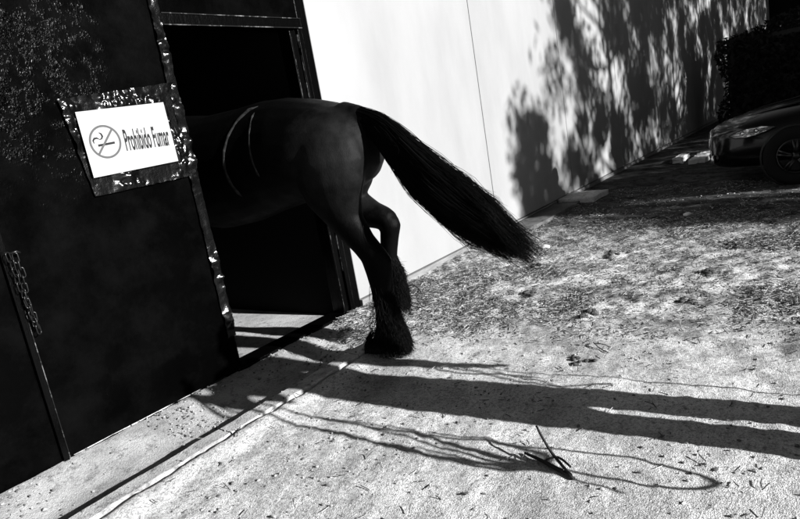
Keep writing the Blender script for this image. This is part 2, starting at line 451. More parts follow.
def crinkle(x0, x1, z0, z1, y, amp, seed, step=0.007, shape=None):
    """a wrinkled sheet of plastic film: facets tip every way and catch the sun"""
    nx_, nz_ = max(2, int((x1 - x0) / step)), max(2, int((z1 - z0) / step))
    X, Z = np.meshgrid(np.linspace(0, 1, nx_), np.linspace(0, 1, nz_), indexing='ij')
    if shape is None: shape = [(x0, z0), (x1, z0), (x1, z1), (x0, z1)]
    (ax_, az_), (bx_, bz_), (cx_, cz_), (dx_, dz_) = shape
    PX = (1 - X) * (1 - Z) * ax_ + X * (1 - Z) * bx_ + X * Z * cx_ + (1 - X) * Z * dx_
    PZ = (1 - X) * (1 - Z) * az_ + X * (1 - Z) * bz_ + X * Z * cz_ + (1 - X) * Z * dz_
    rid = np.abs(vnoise(PX, PZ, seed, 0.06)) * 2.6 + 1.1 * np.abs(vnoise(PX + 3, PZ * 1.3, seed + 1, 0.028)) + 0.35 * np.abs(vnoise(PX, PZ, seed + 2, 0.013))
    gate = 0.25 + 1.5 * sstep(-0.15, 0.35, vnoise(PX, PZ, seed + 3, 0.11))
    PY = y - amp * rid * gate
    PX = PX + 0.006 * vnoise(PX, PZ, seed + 4, 0.03); PZ = PZ + 0.006 * vnoise(PX, PZ, seed + 5, 0.03)
    i_ = np.arange(X.size).reshape(X.shape); mb_ = MB()
    mb_.add(np.stack([PX, PY, PZ], -1).reshape(-1, 3).tolist(), np.stack([i_[:-1, :-1], i_[1:, :-1], i_[1:, 1:], i_[:-1, 1:]], -1).reshape(-1, 4).tolist())
    return mb_

crinkle(2.215, 2.275, 0.25, 2.42, -0.032, 0.010, 61, 0.008).build('edge_tape', M['plastic'], door, True)

# ------------------------------------------------------------------ no-smoking sign on its black film
sign = empty('no_smoking_sign', (1.9, -0.04, 1.25), 'white paper sign reading Prohibido Fumar on crinkled black plastic film', 'sign')
crinkle(1.58, 2.40, 1.25, 1.80, -0.036, 0.009, 81, 0.006, [(1.637, 1.250), (2.262, 1.262), (2.264, 1.795), (1.578, 1.742)]).build('plastic_film', M['plastic'], sign, True)
PY0 = -0.062
paper = MB()
cor = [(1.642, 1.344), (2.147, 1.357), (2.141, 1.686), (1.637, 1.674)]
k = 10; pv = []
for i in range(k + 1):
    for j in range(k + 1):
        u, v = i / k, j / k
        x = (1 - u) * (1 - v) * cor[0][0] + u * (1 - v) * cor[1][0] + u * v * cor[2][0] + (1 - u) * v * cor[3][0]
        z = (1 - u) * (1 - v) * cor[0][1] + u * (1 - v) * cor[1][1] + u * v * cor[2][1] + (1 - u) * v * cor[3][1]
        pv.append((x, PY0, z))
paper.add(pv, [(i * (k + 1) + j, (i + 1) * (k + 1) + j, (i + 1) * (k + 1) + j + 1, i * (k + 1) + j + 1) for i in range(k) for j in range(k)])
paper.box(1.646, 2.140, PY0 + 0.002, PY0 + 0.005, 1.36, 1.67)
paper = paper.build('paper', M['paper'], sign)
def flat_strip(pts, w, y):
    mb_ = MB(); n_ = len(pts); L_, R_ = [], []
    for i, p in enumerate(pts):
        a = Vector(pts[max(i - 1, 0)]); b = Vector(pts[min(i + 1, n_ - 1)]); d = (b - a).normalized(); nn = Vector((-d.y, d.x))
        ww = w[i] if isinstance(w, list) else w
        L_.append((p[0] + nn.x * ww / 2, y, p[1] + nn.y * ww / 2)); R_.append((p[0] - nn.x * ww / 2, y, p[1] - nn.y * ww / 2))
    return mb_.add(L_ + R_, [(i, i + 1, i + 1 + n_, i + n_) for i in range(n_ - 1)])
cxs, czs, crad = 1.751, 1.514, 0.080
flat_strip([(cxs + crad * math.cos(t * math.pi / 24), czs + crad * math.sin(t * math.pi / 24)) for t in range(49)], 0.0105, PY0 - 0.0012).build('ban_ring', M['grey_ink'], paper)
flat_strip([(cxs - 0.050, czs - 0.058), (cxs + 0.050, czs + 0.058)], 0.0105, PY0 - 0.0016).build('ban_slash', M['grey_ink'], paper)
flat_strip([(1.708, 1.499), (1.800, 1.504)], 0.011, PY0 - 0.0008).build('cigarette_mark', M['ink'], paper)
flat_strip([(1.690, 1.512), (1.688, 1.526), (1.697, 1.536), (1.711, 1.537), (1.722, 1.530)], [0.004, 0.008, 0.010, 0.008, 0.003], PY0 - 0.0008).build('smoke_mark', M['ink'], paper)
flat_strip([(1.722, 1.528), (1.735, 1.531), (1.742, 1.543), (1.738, 1.556), (1.728, 1.563)], [0.003, 0.007, 0.010, 0.008, 0.003], PY0 - 0.0012).build('smoke_mark', M['ink'], paper)
cu = bpy.data.curves.new('lettering', 'FONT'); cu.body = 'Prohibido Fumar'; cu.size = 0.15; cu.fill_mode = 'FRONT'; cu.offset = 0.0030
to = bpy.data.objects.new('tmp', cu); COL.objects.link(to)
dg = bpy.context.evaluated_depsgraph_get(); dg.update()
tm = bpy.data.meshes.new_from_object(to.evaluated_get(dg), depsgraph=dg); bpy.data.objects.remove(to)
a = np.empty(len(tm.vertices) * 3); tm.vertices.foreach_get('co', a); a = a.reshape(-1, 3)
wd, ht = np.ptp(a[:, 0]), a[:, 1].max()
b_ = np.zeros_like(a); b_[:, 0] = (a[:, 0] - a[:, 0].min()) * 0.268 / wd; b_[:, 2] = a[:, 1] * 0.108 / ht
tm.vertices.foreach_set('co', b_.ravel()); tm.materials.clear(); tm.update()
from_mesh('lettering', tm, M['ink'], paper, (1.855, PY0 - 0.0012, 1.456), (0, R(0.8), 0))

# ------------------------------------------------------------------ chain hanging at the hinge side
chain = empty('chain', (1.20, -0.06, 0.66), 'steel chain hanging down the black door near the left edge', 'chain')
lk = MB(); L = []
for t in range(20):
    a = 2 * math.pi * t / 20
    L.append((0.011 * math.cos(a), 0, 0.013 * (1 if math.sin(a) > 0 else -1) + 0.011 * math.sin(a)))
L.append(L[0]); lk.tube(L, 0.0032, 6, False)
lm = None
zc = 1.06
for k in range(11):
    if lm is None:
        o = lk.build('link', M['chain_steel'], chain, True, (0, 0, 0)); lm = o.data
    else:
        o = from_mesh('link', lm, None, chain)
    o.location = Vector((1.155 + 0.004 * math.sin(k * 1.3) + 0.003 * k, -0.062, zc - k * 0.036)) - W(chain)
    o.rotation_euler = (0, R(-6 + 5 * math.sin(k * 2.1)), R(90 * (k % 2) + 25))
zc2 = 1.05
for k in range(10):
    o = from_mesh('link', lm, None, chain)
    o.location = Vector((1.182 + 0.008 * math.sin(k * 0.8), -0.064, zc2 - k * 0.036)) - W(chain)
    o.rotation_euler = (0, R(5 * math.sin(k * 1.7)), R(90 * (k % 2) - 20))
hk = MB().tube([(1.165, -0.03, 1.075), (1.17, -0.062, 1.075), (1.19, -0.07, 1.08), (1.205, -0.062, 1.07), (1.21, -0.02, 1.065)], 0.006, 8).build('hook', M['chain_steel'], chain, True)

# ------------------------------------------------------------------ horse walking in through the doorway
HX = 2.86
horse = empty('horse', (HX, -0.2, 0), 'black horse walking in through the doorway with tail swung out', 'horse')
def ell(cx, cy, cz, rx, ry, n_=20):          # horizontal ring (limbs)
    return [(cx + rx * math.cos(2 * math.pi * k / n_), cy + ry * math.sin(2 * math.pi * k / n_), cz) for k in range(n_)]
def ellv(cx, y, cz, rx, rt, rb, n_=24, tilt=0.0):       # upright ring across the trunk
    r = []
    for k in range(n_):
        a = 2 * math.pi * k / n_
        s_ = math.sin(a); z = s_ * (rt if s_ > 0 else rb)
        r.append((cx + rx * math.copysign(abs(math.cos(a)) ** 0.85, math.cos(a)), y + tilt * z, cz + z))
    return r
hb = MB()
hb.loft([ellv(HX, y, z, rx, rt, rb, tilt=tl) for y, z, rx, rt, rb, tl in (
    (-0.905, 1.31, 0.07, 0.08, 0.10, 0.25), (-0.87, 1.30, 0.16, 0.15, 0.16, 0.25), (-0.79, 1.28, 0.225, 0.225, 0.22, 0.2),
    (-0.66, 1.26, 0.275, 0.29, 0.26, 0.12), (-0.50, 1.26, 0.300, 0.33, 0.28, 0.05), (-0.30, 1.26, 0.300, 0.365, 0.30, 0),
    (-0.08, 1.25, 0.285, 0.39, 0.33, 0), (0.18, 1.23, 0.305, 0.40, 0.37, 0), (0.50, 1.21, 0.315, 0.42, 0.385, 0),
    (0.80, 1.22, 0.29, 0.45, 0.36, 0), (1.02, 1.25, 0.255, 0.40, 0.32, 0), (1.20, 1.26, 0.20, 0.32, 0.26, 0), (1.30, 1.25, 0.10, 0.18, 0.14, 0))])
hx = HX
# near (left) hind leg, standing
LEG = [(1.44, -0.10, -0.58, 0.13, 0.22), (1.32, -0.13, -0.64, 0.150, 0.255), (1.20, -0.145, -0.67, 0.158, 0.255), (1.08, -0.15, -0.665, 0.150, 0.235),
       (0.97, -0.15, -0.665, 0.122, 0.190), (0.88, -0.145, -0.695, 0.098, 0.142), (0.75, -0.135, -0.775, 0.074, 0.115), (0.66, -0.13, -0.850, 0.060, 0.112),
       (0.60, -0.125, -0.886, 0.056, 0.108), (0.52, -0.12, -0.885, 0.054, 0.094), (0.44, -0.12, -0.876, 0.046, 0.074), (0.34, -0.12, -0.864, 0.040, 0.056),
       (0.24, -0.12, -0.856, 0.038, 0.052), (0.17, -0.12, -0.848, 0.048, 0.060), (0.12, -0.12, -0.815, 0.045, 0.056), (0.06, -0.12, -0.775, 0.054, 0.066)]
hb.loft([ell(hx + dx, y, z, rx, ry) for z, dx, y, rx, ry in LEG])
# far (right) hind leg, lifted and flexed
hb.loft([ell(hx + 0.13, y, z, rx, ry) for z, y, rx, ry in ((1.44, -0.54, 0.13, 0.21), (1.30, -0.58, 0.15, 0.24), (1.15, -0.56, 0.15, 0.235), (1.02, -0.52, 0.13, 0.20), (0.94, -0.52, 0.09, 0.13))])
hb.tube([(hx + 0.13, -0.46, 0.99), (hx + 0.14, -0.58, 0.885), (hx + 0.14, -0.70, 0.825), (hx + 0.14, -0.785, 0.800), (hx + 0.14, -0.825, 0.775)], [0.135, 0.110, 0.088, 0.074, 0.066], 16)
hb.tube([(hx + 0.14, -0.840, 0.805), (hx + 0.14, -0.828, 0.760), (hx + 0.14, -0.800, 0.680), (hx + 0.14, -0.775, 0.58), (hx + 0.14, -0.765, 0.50), (hx + 0.14, -0.765, 0.44), (hx + 0.14, -0.755, 0.395), (hx + 0.14, -0.75, 0.34), (hx + 0.14, -0.73, 0.31)],
        [0.044, 0.064, 0.060, 0.054, 0.050, 0.056, 0.054, 0.047, 0.05], 16)
# fore legs
for sx, dy in ((-0.13, 0.0), (0.13, 0.22)):
    hb.loft([ell(hx + sx, y + dy, z, rx, ry) for z, y, rx, ry in ((1.25, 0.88, 0.10, 0.17), (1.05, 0.86, 0.09, 0.13), (0.85, 0.84, 0.07, 0.085), (0.65, 0.82, 0.055, 0.06), (0.52, 0.82, 0.058, 0.062),
        (0.44, 0.815, 0.045, 0.05), (0.30, 0.81, 0.038, 0.045), (0.18, 0.81, 0.05, 0.055), (0.12, 0.84, 0.045, 0.05), (0.07, 0.87, 0.055, 0.065))])
# neck and head
hb.tube([(hx, 0.86, 1.42), (hx, 1.10, 1.50), (hx, 1.30, 1.60), (hx, 1.46, 1.70), (hx, 1.58, 1.77), (hx, 1.66, 1.78)], [0.26, 0.25, 0.20, 0.165, 0.14, 0.12], 18, True, 0.68)
hb.tube([(hx, 1.58, 1.80), (hx, 1.68, 1.74), (hx, 1.80, 1.62), (hx, 1.92, 1.49), (hx, 2.02, 1.38), (hx, 2.07, 1.33)], [0.10, 0.135, 0.115, 0.088, 0.075, 0.06], 16, True, 0.75)
for s in (-1, 1):
    hb.tube([(hx + s * 0.055, 1.58, 1.86), (hx + s * 0.075, 1.59, 1.94), (hx + s * 0.07, 1.60, 2.02)], [0.035, 0.032, 0.008], 8, True, 0.6)
# dock of the tail
hb.tube([(hx, -0.72, 1.46), (hx, -0.84, 1.435), (hx, -0.93, 1.40), (hx, -1.02, 1.33)], [0.08, 0.062, 0.05, 0.035], 12)
body, HBVH = remeshed(hb, 0.013, 6, 'body', M['coat'], horse)
# hooves
def hoof(cx, cy, cz, pitch=0.0):
    rings = []
    for z, dy, rx, ry in ((0.085, 0.000, 0.050, 0.060), (0.080, 0.0, 0.056, 0.068), (0.045, 0.012, 0.062, 0.078), (0.0, 0.025, 0.072, 0.092)):
        r = ell(0, dy, z, rx, ry, 18)
        r = [Vector((x, y * (0.82 if y < 0 else 1.0), zz)) for x, y, zz in r]
        rt = Matrix.Rotation(pitch, 3, 'X')
        rings.append([Vector((cx, cy, cz)) + rt @ p for p in r])
    return MB().loft(rings).build('hoof', M['hoof'], horse, True)
hoof(hx - 0.12, -0.765, 0.003)
hoof(hx + 0.14, -0.715, 0.235, R(-38))
hoof(hx - 0.13, 0.89, 0.013); hoof(hx + 0.13, 1.11, 0.013)
for s in (-1, 1):
    MB().tube([(hx + s * 0.085, 1.715, 1.70), (hx + s * 0.098, 1.722, 1.695)], [0.02, 0.012], 10).build('eye', M['eye'], horse, True)

def strands(spec, nseg, r0, mb_):
    """spec: control polylines, resampled as Catmull-Rom splines -> thin three-sided hairs"""
    groups = {}
    for pts in spec: groups.setdefault(len(pts), []).append([tuple(p) for p in pts])
    for n_, L_ in groups.items():
        P = np.array(L_); t = np.linspace(0, n_ - 1, nseg + 1); k = np.minimum(t.astype(int), n_ - 2); u = (t - k)[None, :, None]
        g = lambda q: P[:, np.clip(q, 0, n_ - 1)]
        p0, p1, p2, p3 = g(k - 1), g(k), g(k + 1), g(k + 2)
        C = 0.5 * (2 * p1 + (p2 - p0) * u + (2 * p0 - 5 * p1 + 4 * p2 - p3) * u ** 2 + (3 * p1 - p0 - 3 * p2 + p3) * u ** 3)
        D = np.gradient(C, axis=1); D /= np.linalg.norm(D, axis=2, keepdims=True) + 1e-9
        A = np.cross(D, np.array([0.31, 0.17, 0.93])); A /= np.linalg.norm(A, axis=2, keepdims=True) + 1e-9; B = np.cross(D, A)
        r_ = (r0 * (1 - 0.85 * np.linspace(0, 1, nseg + 1)) + 0.0002)[None, :, None]
        V = np.stack([C + r_ * (A * math.cos(q) + B * math.sin(q)) for q in (0, 2.0944, 4.18879)], 2)      # hairs, rings, 3, xyz
        base = len(mb_.v); m_ = len(L_); idx = (base + np.arange(m_ * (nseg + 1) * 3)).reshape(m_, nseg + 1, 3)
        a0, a1 = idx[:, :-1], idx[:, 1:]; nx3 = [1, 2, 0]
        fs_ = np.stack([a0, a0[..., nx3], a1[..., nx3], a1], -1).reshape(-1, 4)
        mb_.v += V.reshape(-1, 3).tolist(); mb_.f += fs_.tolist()

# tail: a core lock and a mass of hairs streaming out behind
tmid = [(-0.86, 1.435), (-0.99, 1.355), (-1.11, 1.22), (-1.25, 1.06), (-1.42, 0.90), (-1.58, 0.77), (-1.77, 0.615)]
tw = [0.048, 0.072, 0.098, 0.122, 0.136, 0.130, 0.075]
core = MB()
rings = []
for i, ((y, z), w) in enumerate(zip(tmid, tw)):
    a = tmid[max(i - 1, 0)]; b = tmid[min(i + 1, len(tmid) - 1)]; d = Vector((0, b[0] - a[0], b[1] - a[1])).normalized(); nn = Vector((0, -d.z, d.y))
    ww = w * (0.78 if i < 5 else 0.45 if i == 5 else 0.12)
    rings.append([Vector((hx - 0.02, y, z)) + nn * ww * math.cos(t * math.pi / 8) + Vector((1, 0, 0)) * ww * 0.55 * math.sin(t * math.pi / 8) for t in range(16)])
core.loft(rings)
tail = core.build('tail', M['hair'], horse, True)
th = MB(); spec = []
TF = []
for i in range(len(tmid)):
    a_ = tmid[max(i - 1, 0)]; b_ = tmid[min(i + 1, len(tmid) - 1)]; d = Vector((0, b_[0] - a_[0], b_[1] - a_[1])).normalized(); TF.append((d, Vector((0, -d.z, d.y))))
for lock in range(150):
    a = random.uniform(0, 2 * math.pi); rr = math.sqrt(random.random()) * 1.0
    if random.random() < 0.4: rr = random.uniform(0.92, 1.06)
    s0 = random.choice((0, 0, 0, 1, 1, 2)); s1 = random.choices((3, 4, 5, 6), (1, 2, 4, 7))[0]
    if s1 - s0 < 2: s0 = s1 - 2
    wob = [Vector((random.gauss(0, 0.022), random.gauss(0, 0.022), random.gauss(0, 0.022))) * (i / 6) ** 1.4 for i in range(7)]
    lend = random.uniform(-0.11, 0.06); stray = random.random() < 0.16
    for k in range(38):
        aa = a + random.gauss(0, 0.16); r2 = rr + random.gauss(0, 0.07) + (random.uniform(0, 0.26) ** 1.4 if stray else 0); ox, on = 0.55 * r2 * math.cos(aa), r2 * math.sin(aa); pts = []
        for i in range(s0, s1 + 1):
            y, z = tmid[i]; w = tw[i]; d, nn = TF[i]; f = (1.0, 1.0, 1.0, 1.0, 1.0, 0.98, 1.0)[i]
            p = Vector((hx - 0.02 + ox * w * f, y, z)) + nn * on * w * f + wob[i]
            if i > s0 + 1: p += Vector((random.gauss(0, 0.005), random.gauss(0, 0.005), random.gauss(0, 0.005)))
            if i == s1: p += d * (lend + random.uniform(-0.10, 0.08)) + nn * random.gauss(0, 0.014)
            pts.append(p)
        spec.append(pts)
strands(spec, 10, 0.0014, th)
th.build('tail_hair', M['hair'], tail, True)
# feathers on the lower legs
fm = MB(); spec = []
for k in range(4200):                    # standing leg, hock down to the hoof
    z = random.triangular(0.09, 0.47, 0.16); a = random.gauss(-math.pi / 2, 0.75)
    cy = -0.858 + max(0, 0.15 - z) * 0.6; cx = hx - 0.12
    p = Vector((cx + 0.045 * math.cos(a), cy + 0.055 * math.sin(a), z))
    ln = random.uniform(0.06, 0.15)
    outv = Vector((math.cos(a) * 0.045, math.sin(a) * 0.085 - 0.012, 0)) * (0.35 + 0.65 * min(1, max(0, (0.44 - z) / 0.25)))
    pts = [p, p + outv * 0.6 + Vector((0, 0, -0.35 * ln)), p + outv * 0.95 + Vector((random.gauss(0, 0.008), random.gauss(0, 0.010), -0.75 * ln)), p + outv * random.uniform(0.8, 1.15) + Vector((random.gauss(0, 0.012), random.gauss(0, 0.014), -ln))]
    for q in pts: q.z = max(q.z, 0.012)
    spec.append(pts)
for k in range(450):                     # long hair falling over the hoof
    a = random.uniform(0, 2 * math.pi); p = Vector((hx - 0.12 + 0.05 * math.cos(a), -0.80 + 0.06 * math.sin(a), random.uniform(0.10, 0.15)))
    o_ = Vector((math.cos(a) * 0.05, math.sin(a) * 0.05, 0))
    spec.append([p, p + o_ * 0.6 + Vector((0, 0, -0.03)), p + o_ + Vector((random.gauss(0, .008), random.gauss(0, .008), -0.075))])
strands(spec, 5, 0.0015, fm)
fm.build('leg_feather', M['hair'], horse, True)
fm = MB(); spec = []
for k in range(3200):                     # lifted leg: tuft at the fetlock and long feather hanging
    z = random.triangular(0.32, 0.58, 0.42); a = random.gauss(-math.pi / 2, 1.1)
    p = Vector((hx + 0.14 + 0.045 * math.cos(a), -0.765 + 0.05 * math.sin(a), z))
    ln = random.uniform(0.05, 0.13) if z > 0.45 else random.uniform(0.08, 0.22)
    outv = Vector((math.cos(a) * 0.05, math.sin(a) * 0.050, 0)) * (0.55 * min(1, max(0.15, (0.60 - z) / 0.12)))
    lift = 0.0
    spec.append([p, p + outv * 0.8 + Vector((0, 0, lift - 0.2 * ln)), p + outv * 1.05 + Vector((random.gauss(0, 0.01), random.gauss(0, 0.012), -0.65 * ln)), p + outv * random.uniform(0.7, 1.2) + Vector((random.gauss(0, 0.014), random.gauss(0, 0.016), -ln))])
strands(spec, 5, 0.0015, fm)
fm.build('leg_feather', M['hair'], horse, True)
# mane
mm = MB(); spec = []
for k in range(260):
    t = random.random(); y = 0.95 + t * 0.68; z = 1.72 + t * 0.20 + 0.02 * math.sin(t * 3)
    spec.append([(hx, y, z), (hx - 0.10, y - 0.02, z - 0.06), (hx - 0.17 + random.gauss(0, .01), y - 0.04, z - 0.20), (hx - 0.18 + random.gauss(0, .02), y - 0.05 + random.gauss(0, .02), z - random.uniform(0.28, 0.42))])
strands(spec, 6, 0.003, mm); mm.build('mane', M['hair'], horse, True)
# two thin pale curves laid over the loin
def pale_curve(pts, w):
    path = []
    for (y, z) in pts:
        hit = HBVH.ray_cast(Vector((hx - 1.2, y, z)), Vector((1, 0, 0)))
        path.append(Vector(hit[0]) + Vector((0.008, 0, 0)) if hit[0] else Vector((hx - 0.03, y, z)))
    out_ = []
    for i in range(len(path) - 1):
        for u in range(4): out_.append(path[i].lerp(path[i + 1], u / 4))
    out_.append(path[-1])
    return MB().tube(out_, [w * min(1, 0.25 + 0.2 * min(i, len(out_) - 1 - i)) for i in range(len(out_))], 6).build('pale_curve', M['pale_curve'], horse, True)
pale_curve([(-0.16, 1.600), (-0.10, 1.585), (-0.03, 1.54), (0.03, 1.46), (0.07, 1.37), (0.085, 1.28), (0.07, 1.18), (0.04, 1.10), (0.0, 1.03)], 0.017)
pale_curve([(-0.17, 1.60), (-0.165, 1.54), (-0.17, 1.46), (-0.175, 1.38), (-0.185, 1.29), (-0.21, 1.20), (-0.235, 1.14)], 0.014)

# ------------------------------------------------------------------ black car nosed towards the wall
CARP = Vector((7.98, -2.57, 0)); CTH = R(-6)        # near front wheel on the ground, heading off the wall normal
ch = Vector((math.sin(CTH), math.cos(CTH), 0)); cr = Vector((math.cos(CTH), -math.sin(CTH), 0))
CTR = CARP + cr * 0.76                              # middle of the front axle
def cp(l, s, z):                                    # l ahead of the axle, s to the car's right
    p = CTR + ch * l + cr * s; return (p.x, p.y, z)
car = empty('parked_car', cp(-1.3, 0, 0), 'black parked car with bright headlight nosed towards the white wall', 'car')
def csec(l, w, zb, zs, zt, crown=0.03):             # half section: sill, belt, shoulder, top
    pts = [(0.0, zb), (w * 0.80, zb), (w * 0.95, zb + 0.06), (w, (zb + zs) / 2), (w * 0.985, zs), (w * 0.90, zs + (zt - zs) * 0.65), (w * 0.62, zt), (w * 0.3, zt + crown * 0.7), (0, zt + crown)]
    full = [(s, z) for s, z in pts] + [(-s, z) for s, z in pts[-2:0:-1]]
    return [cp(l, s, z) for s, z in full]
cb = MB().loft([csec(0.86, 0.34, 0.30, 0.48, 0.56), csec(0.83, 0.52, 0.24, 0.52, 0.625), csec(0.76, 0.68, 0.21, 0.56, 0.665), csec(0.64, 0.79, 0.20, 0.60, 0.705), csec(0.42, 0.86, 0.20, 0.65, 0.76),
    csec(0.10, 0.875, 0.20, 0.68, 0.81), csec(-0.30, 0.88, 0.19, 0.72, 0.86), csec(-0.62, 0.88, 0.19, 0.76, 0.90), csec(-1.4, 0.885, 0.19, 0.80, 0.92), csec(-2.3, 0.885, 0.19, 0.82, 0.93), csec(-2.9, 0.88, 0.20, 0.84, 0.95), csec(-3.35, 0.84, 0.24, 0.82, 0.93), csec(-3.52, 0.74, 0.30, 0.76, 0.86)])
cbo = cb.build('body', M['car_paint'], car, True)
md = cbo.modifiers.new('sub', 'SUBSURF'); md.levels = 2; md.render_levels = 2
def gsec(l, w0, z0, w1, z1):
    pts = [(-w0, z0), (-w1, z1), (-w1 * 0.5, z1 + 0.03), (0, z1 + 0.04), (w1 * 0.5, z1 + 0.03), (w1, z1), (w0, z0)]
    return [cp(l, s, z) for s, z in pts]
cab = MB().loft([gsec(-0.45, 0.70, 0.86, 0.62, 0.90), gsec(-0.80, 0.79, 0.88, 0.66, 1.12), gsec(-1.25, 0.81, 0.88, 0.60, 1.36), gsec(-1.8, 0.81, 0.88, 0.58, 1.41), gsec(-2.35, 0.80, 0.88, 0.57, 1.36), gsec(-2.85, 0.76, 0.88, 0.60, 1.12), gsec(-3.1, 0.70, 0.88, 0.62, 0.93)])
cabo = cab.build('cabin_glass', M['glass'], car, True)
rf = MB().loft([gsec(-1.20, 0.62, 1.345, 0.585, 1.365), gsec(-1.8, 0.605, 1.395, 0.575, 1.42), gsec(-2.40, 0.60, 1.345, 0.565, 1.365)]).build('roof', M['car_paint'], car, True)
for s in (-1, 1):
    MB().tube([cp(-0.50, s * 0.69, 0.91), cp(-0.85, s * 0.675, 1.15), cp(-1.22, s * 0.605, 1.37)], 0.03, 8).build('pillar', M['car_paint'], car, True)
    MB().tube([cp(-0.85, s * 0.90, 0.93), cp(-0.88, s * 0.97, 0.99), cp(-0.89, s * 1.03, 1.0)], [0.03, 0.075, 0.05], 10).build('wing_mirror', M['car_paint'], car, True)
# bonnet creases
for s in (-1, 1):
    MB().tube([cp(0.70, s * 0.25, 0.695), cp(0.3, s * 0.40, 0.795), cp(-0.2, s * 0.52, 0.865), cp(-0.52, s * 0.57, 0.905)], [0.006, 0.012, 0.014, 0.008], 8).build('bonnet_crease', M['car_paint'], car, True)
MB().tube([cp(-0.50, -0.55, 0.925), cp(-0.56, 0, 0.945), cp(-0.50, 0.55, 0.925)], 0.014, 8).build('wiper', M['car_trim'], car, True)
# twin oval grille, headlights, lower intake
for s in (-1, 1):
    c_ = s * 0.135; ring = []
    for t in range(25):
        a = 2 * math.pi * t / 24; ex = 0.105 * math.copysign(abs(math.cos(a)) ** 0.7, math.cos(a)); ez = 0.095 * math.copysign(abs(math.sin(a)) ** 0.7, math.sin(a))
        ring.append(cp(0.885 - 0.12 * abs(c_ + ex) - 0.10 * (ez + 0.05), c_ + ex, 0.52 + ez))
    g = MB().tube(ring, 0.011, 8, False).build('grille', M['chrome'], car, True)
    MB().add([tuple(Vector(p) - ch * 0.012) for p in ring[:-1]], [tuple(range(24))]).build('grille_mesh', M['car_trim'], g)
    for k in range(5):
        x = c_ + (-0.07 + 0.035 * k)
        MB().tube([cp(0.888 - 0.12 * abs(x) + 0.004, x, 0.445), cp(0.870 - 0.12 * abs(x) - 0.004, x, 0.595)], 0.004, 6).build('bar', M['chrome'], g)
    # headlight: pointed almond wrapped round the corner
    hs = [(0.62, 0.765, 0.595), (0.56, 0.805, 0.630), (0.44, 0.855, 0.662), (0.30, 0.878, 0.676), (0.17, 0.890, 0.655), (0.27, 0.893, 0.612), (0.36, 0.887, 0.585), (0.45, 0.870, 0.570), (0.56, 0.825, 0.570)]
    nrm = (ch * 0.45 + cr * s * 0.9).normalized()
    outer = [Vector(cp(l, s * x, z)) + nrm * 0.020 for l, x, z in hs]; cen = sum(outer, Vector()) / len(outer) + nrm * 0.012
    inner = [p.lerp(cen, 0.5) + nrm * 0.010 for p in outer]; n_ = len(outer)
    back = [p - nrm * 0.012 for p in outer]; mid_ = [p.lerp(cen, 0.45) - nrm * 0.022 for p in outer]
    hl = MB().add(back + mid_ + [cen - nrm * 0.030], [(i, (i + 1) % n_, n_ + (i + 1) % n_, n_ + i) for i in range(n_)] + [(n_ + i, n_ + (i + 1) % n_, 2 * n_) for i in range(n_)]).build('headlight', M['lamp_inside'], car)
    MB().add(outer + inner + [cen], [(i, (i + 1) % n_, n_ + (i + 1) % n_, n_ + i) for i in range(n_)] + [(n_ + i, n_ + (i + 1) % n_, 2 * n_) for i in range(n_)]).build('lens', M['lamp_glass'], hl, True)
    MB().tube([p - nrm * 0.004 for p in outer + [outer[0]]], 0.006, 6, False).build('lamp_trim', M['car_trim'], hl, True)
    for l, x, z, r_ in ((0.49, 0.838, 0.612, 0.034), (0.36, 0.872, 0.628, 0.030)):
        ctrp = Vector(cp(l, s * x, z))
        MB().tube([ctrp - nrm * 0.02, ctrp + nrm * 0.004, ctrp + nrm * 0.014, ctrp + nrm * 0.017], [r_ * 0.9, r_, r_ * 0.6, r_ * 0.05], 16).build('lamp_bulb', M['chrome'], hl, True)
    MB().tube([cp(0.80, s * 0.58, 0.33), cp(0.825, s * 0.575, 0.33)], [0.05, 0.045], 14).build('fog_lamp', M['lamp_inside'], car, True)
    MB().tube([cp(-3.44, s * 0.62, 0.74), cp(-3.40, s * 0.80, 0.76)], 0.06, 8).build('tail_lamp', M['tail_lamp'], car, True)
MB().tube([cp(0.82, -0.42, 0.31), cp(0.865, 0, 0.31), cp(0.82, 0.42, 0.31)], [0.03, 0.035, 0.03], 10, True, 1.0).build('lower_intake', M['car_trim'], car, True)
pl = [cp(0.865, -0.25, 0.35), cp(0.885, 0, 0.35), cp(0.865, 0.25, 0.35), cp(0.865, 0.25, 0.44), cp(0.885, 0, 0.44), cp(0.865, -0.25, 0.44)]
MB().add(pl + [tuple(Vector(p) - ch * 0.01) for p in pl], [(0, 1, 4, 5), (1, 2, 3, 4), (6, 11, 10, 7), (7, 10, 9, 8), (0, 6, 7, 1), (1, 7, 8, 2), (2, 8, 9, 3), (3, 9, 10, 4), (4, 10, 11, 5), (5, 11, 6, 0)]).build('number_plate', M['plate'], car)
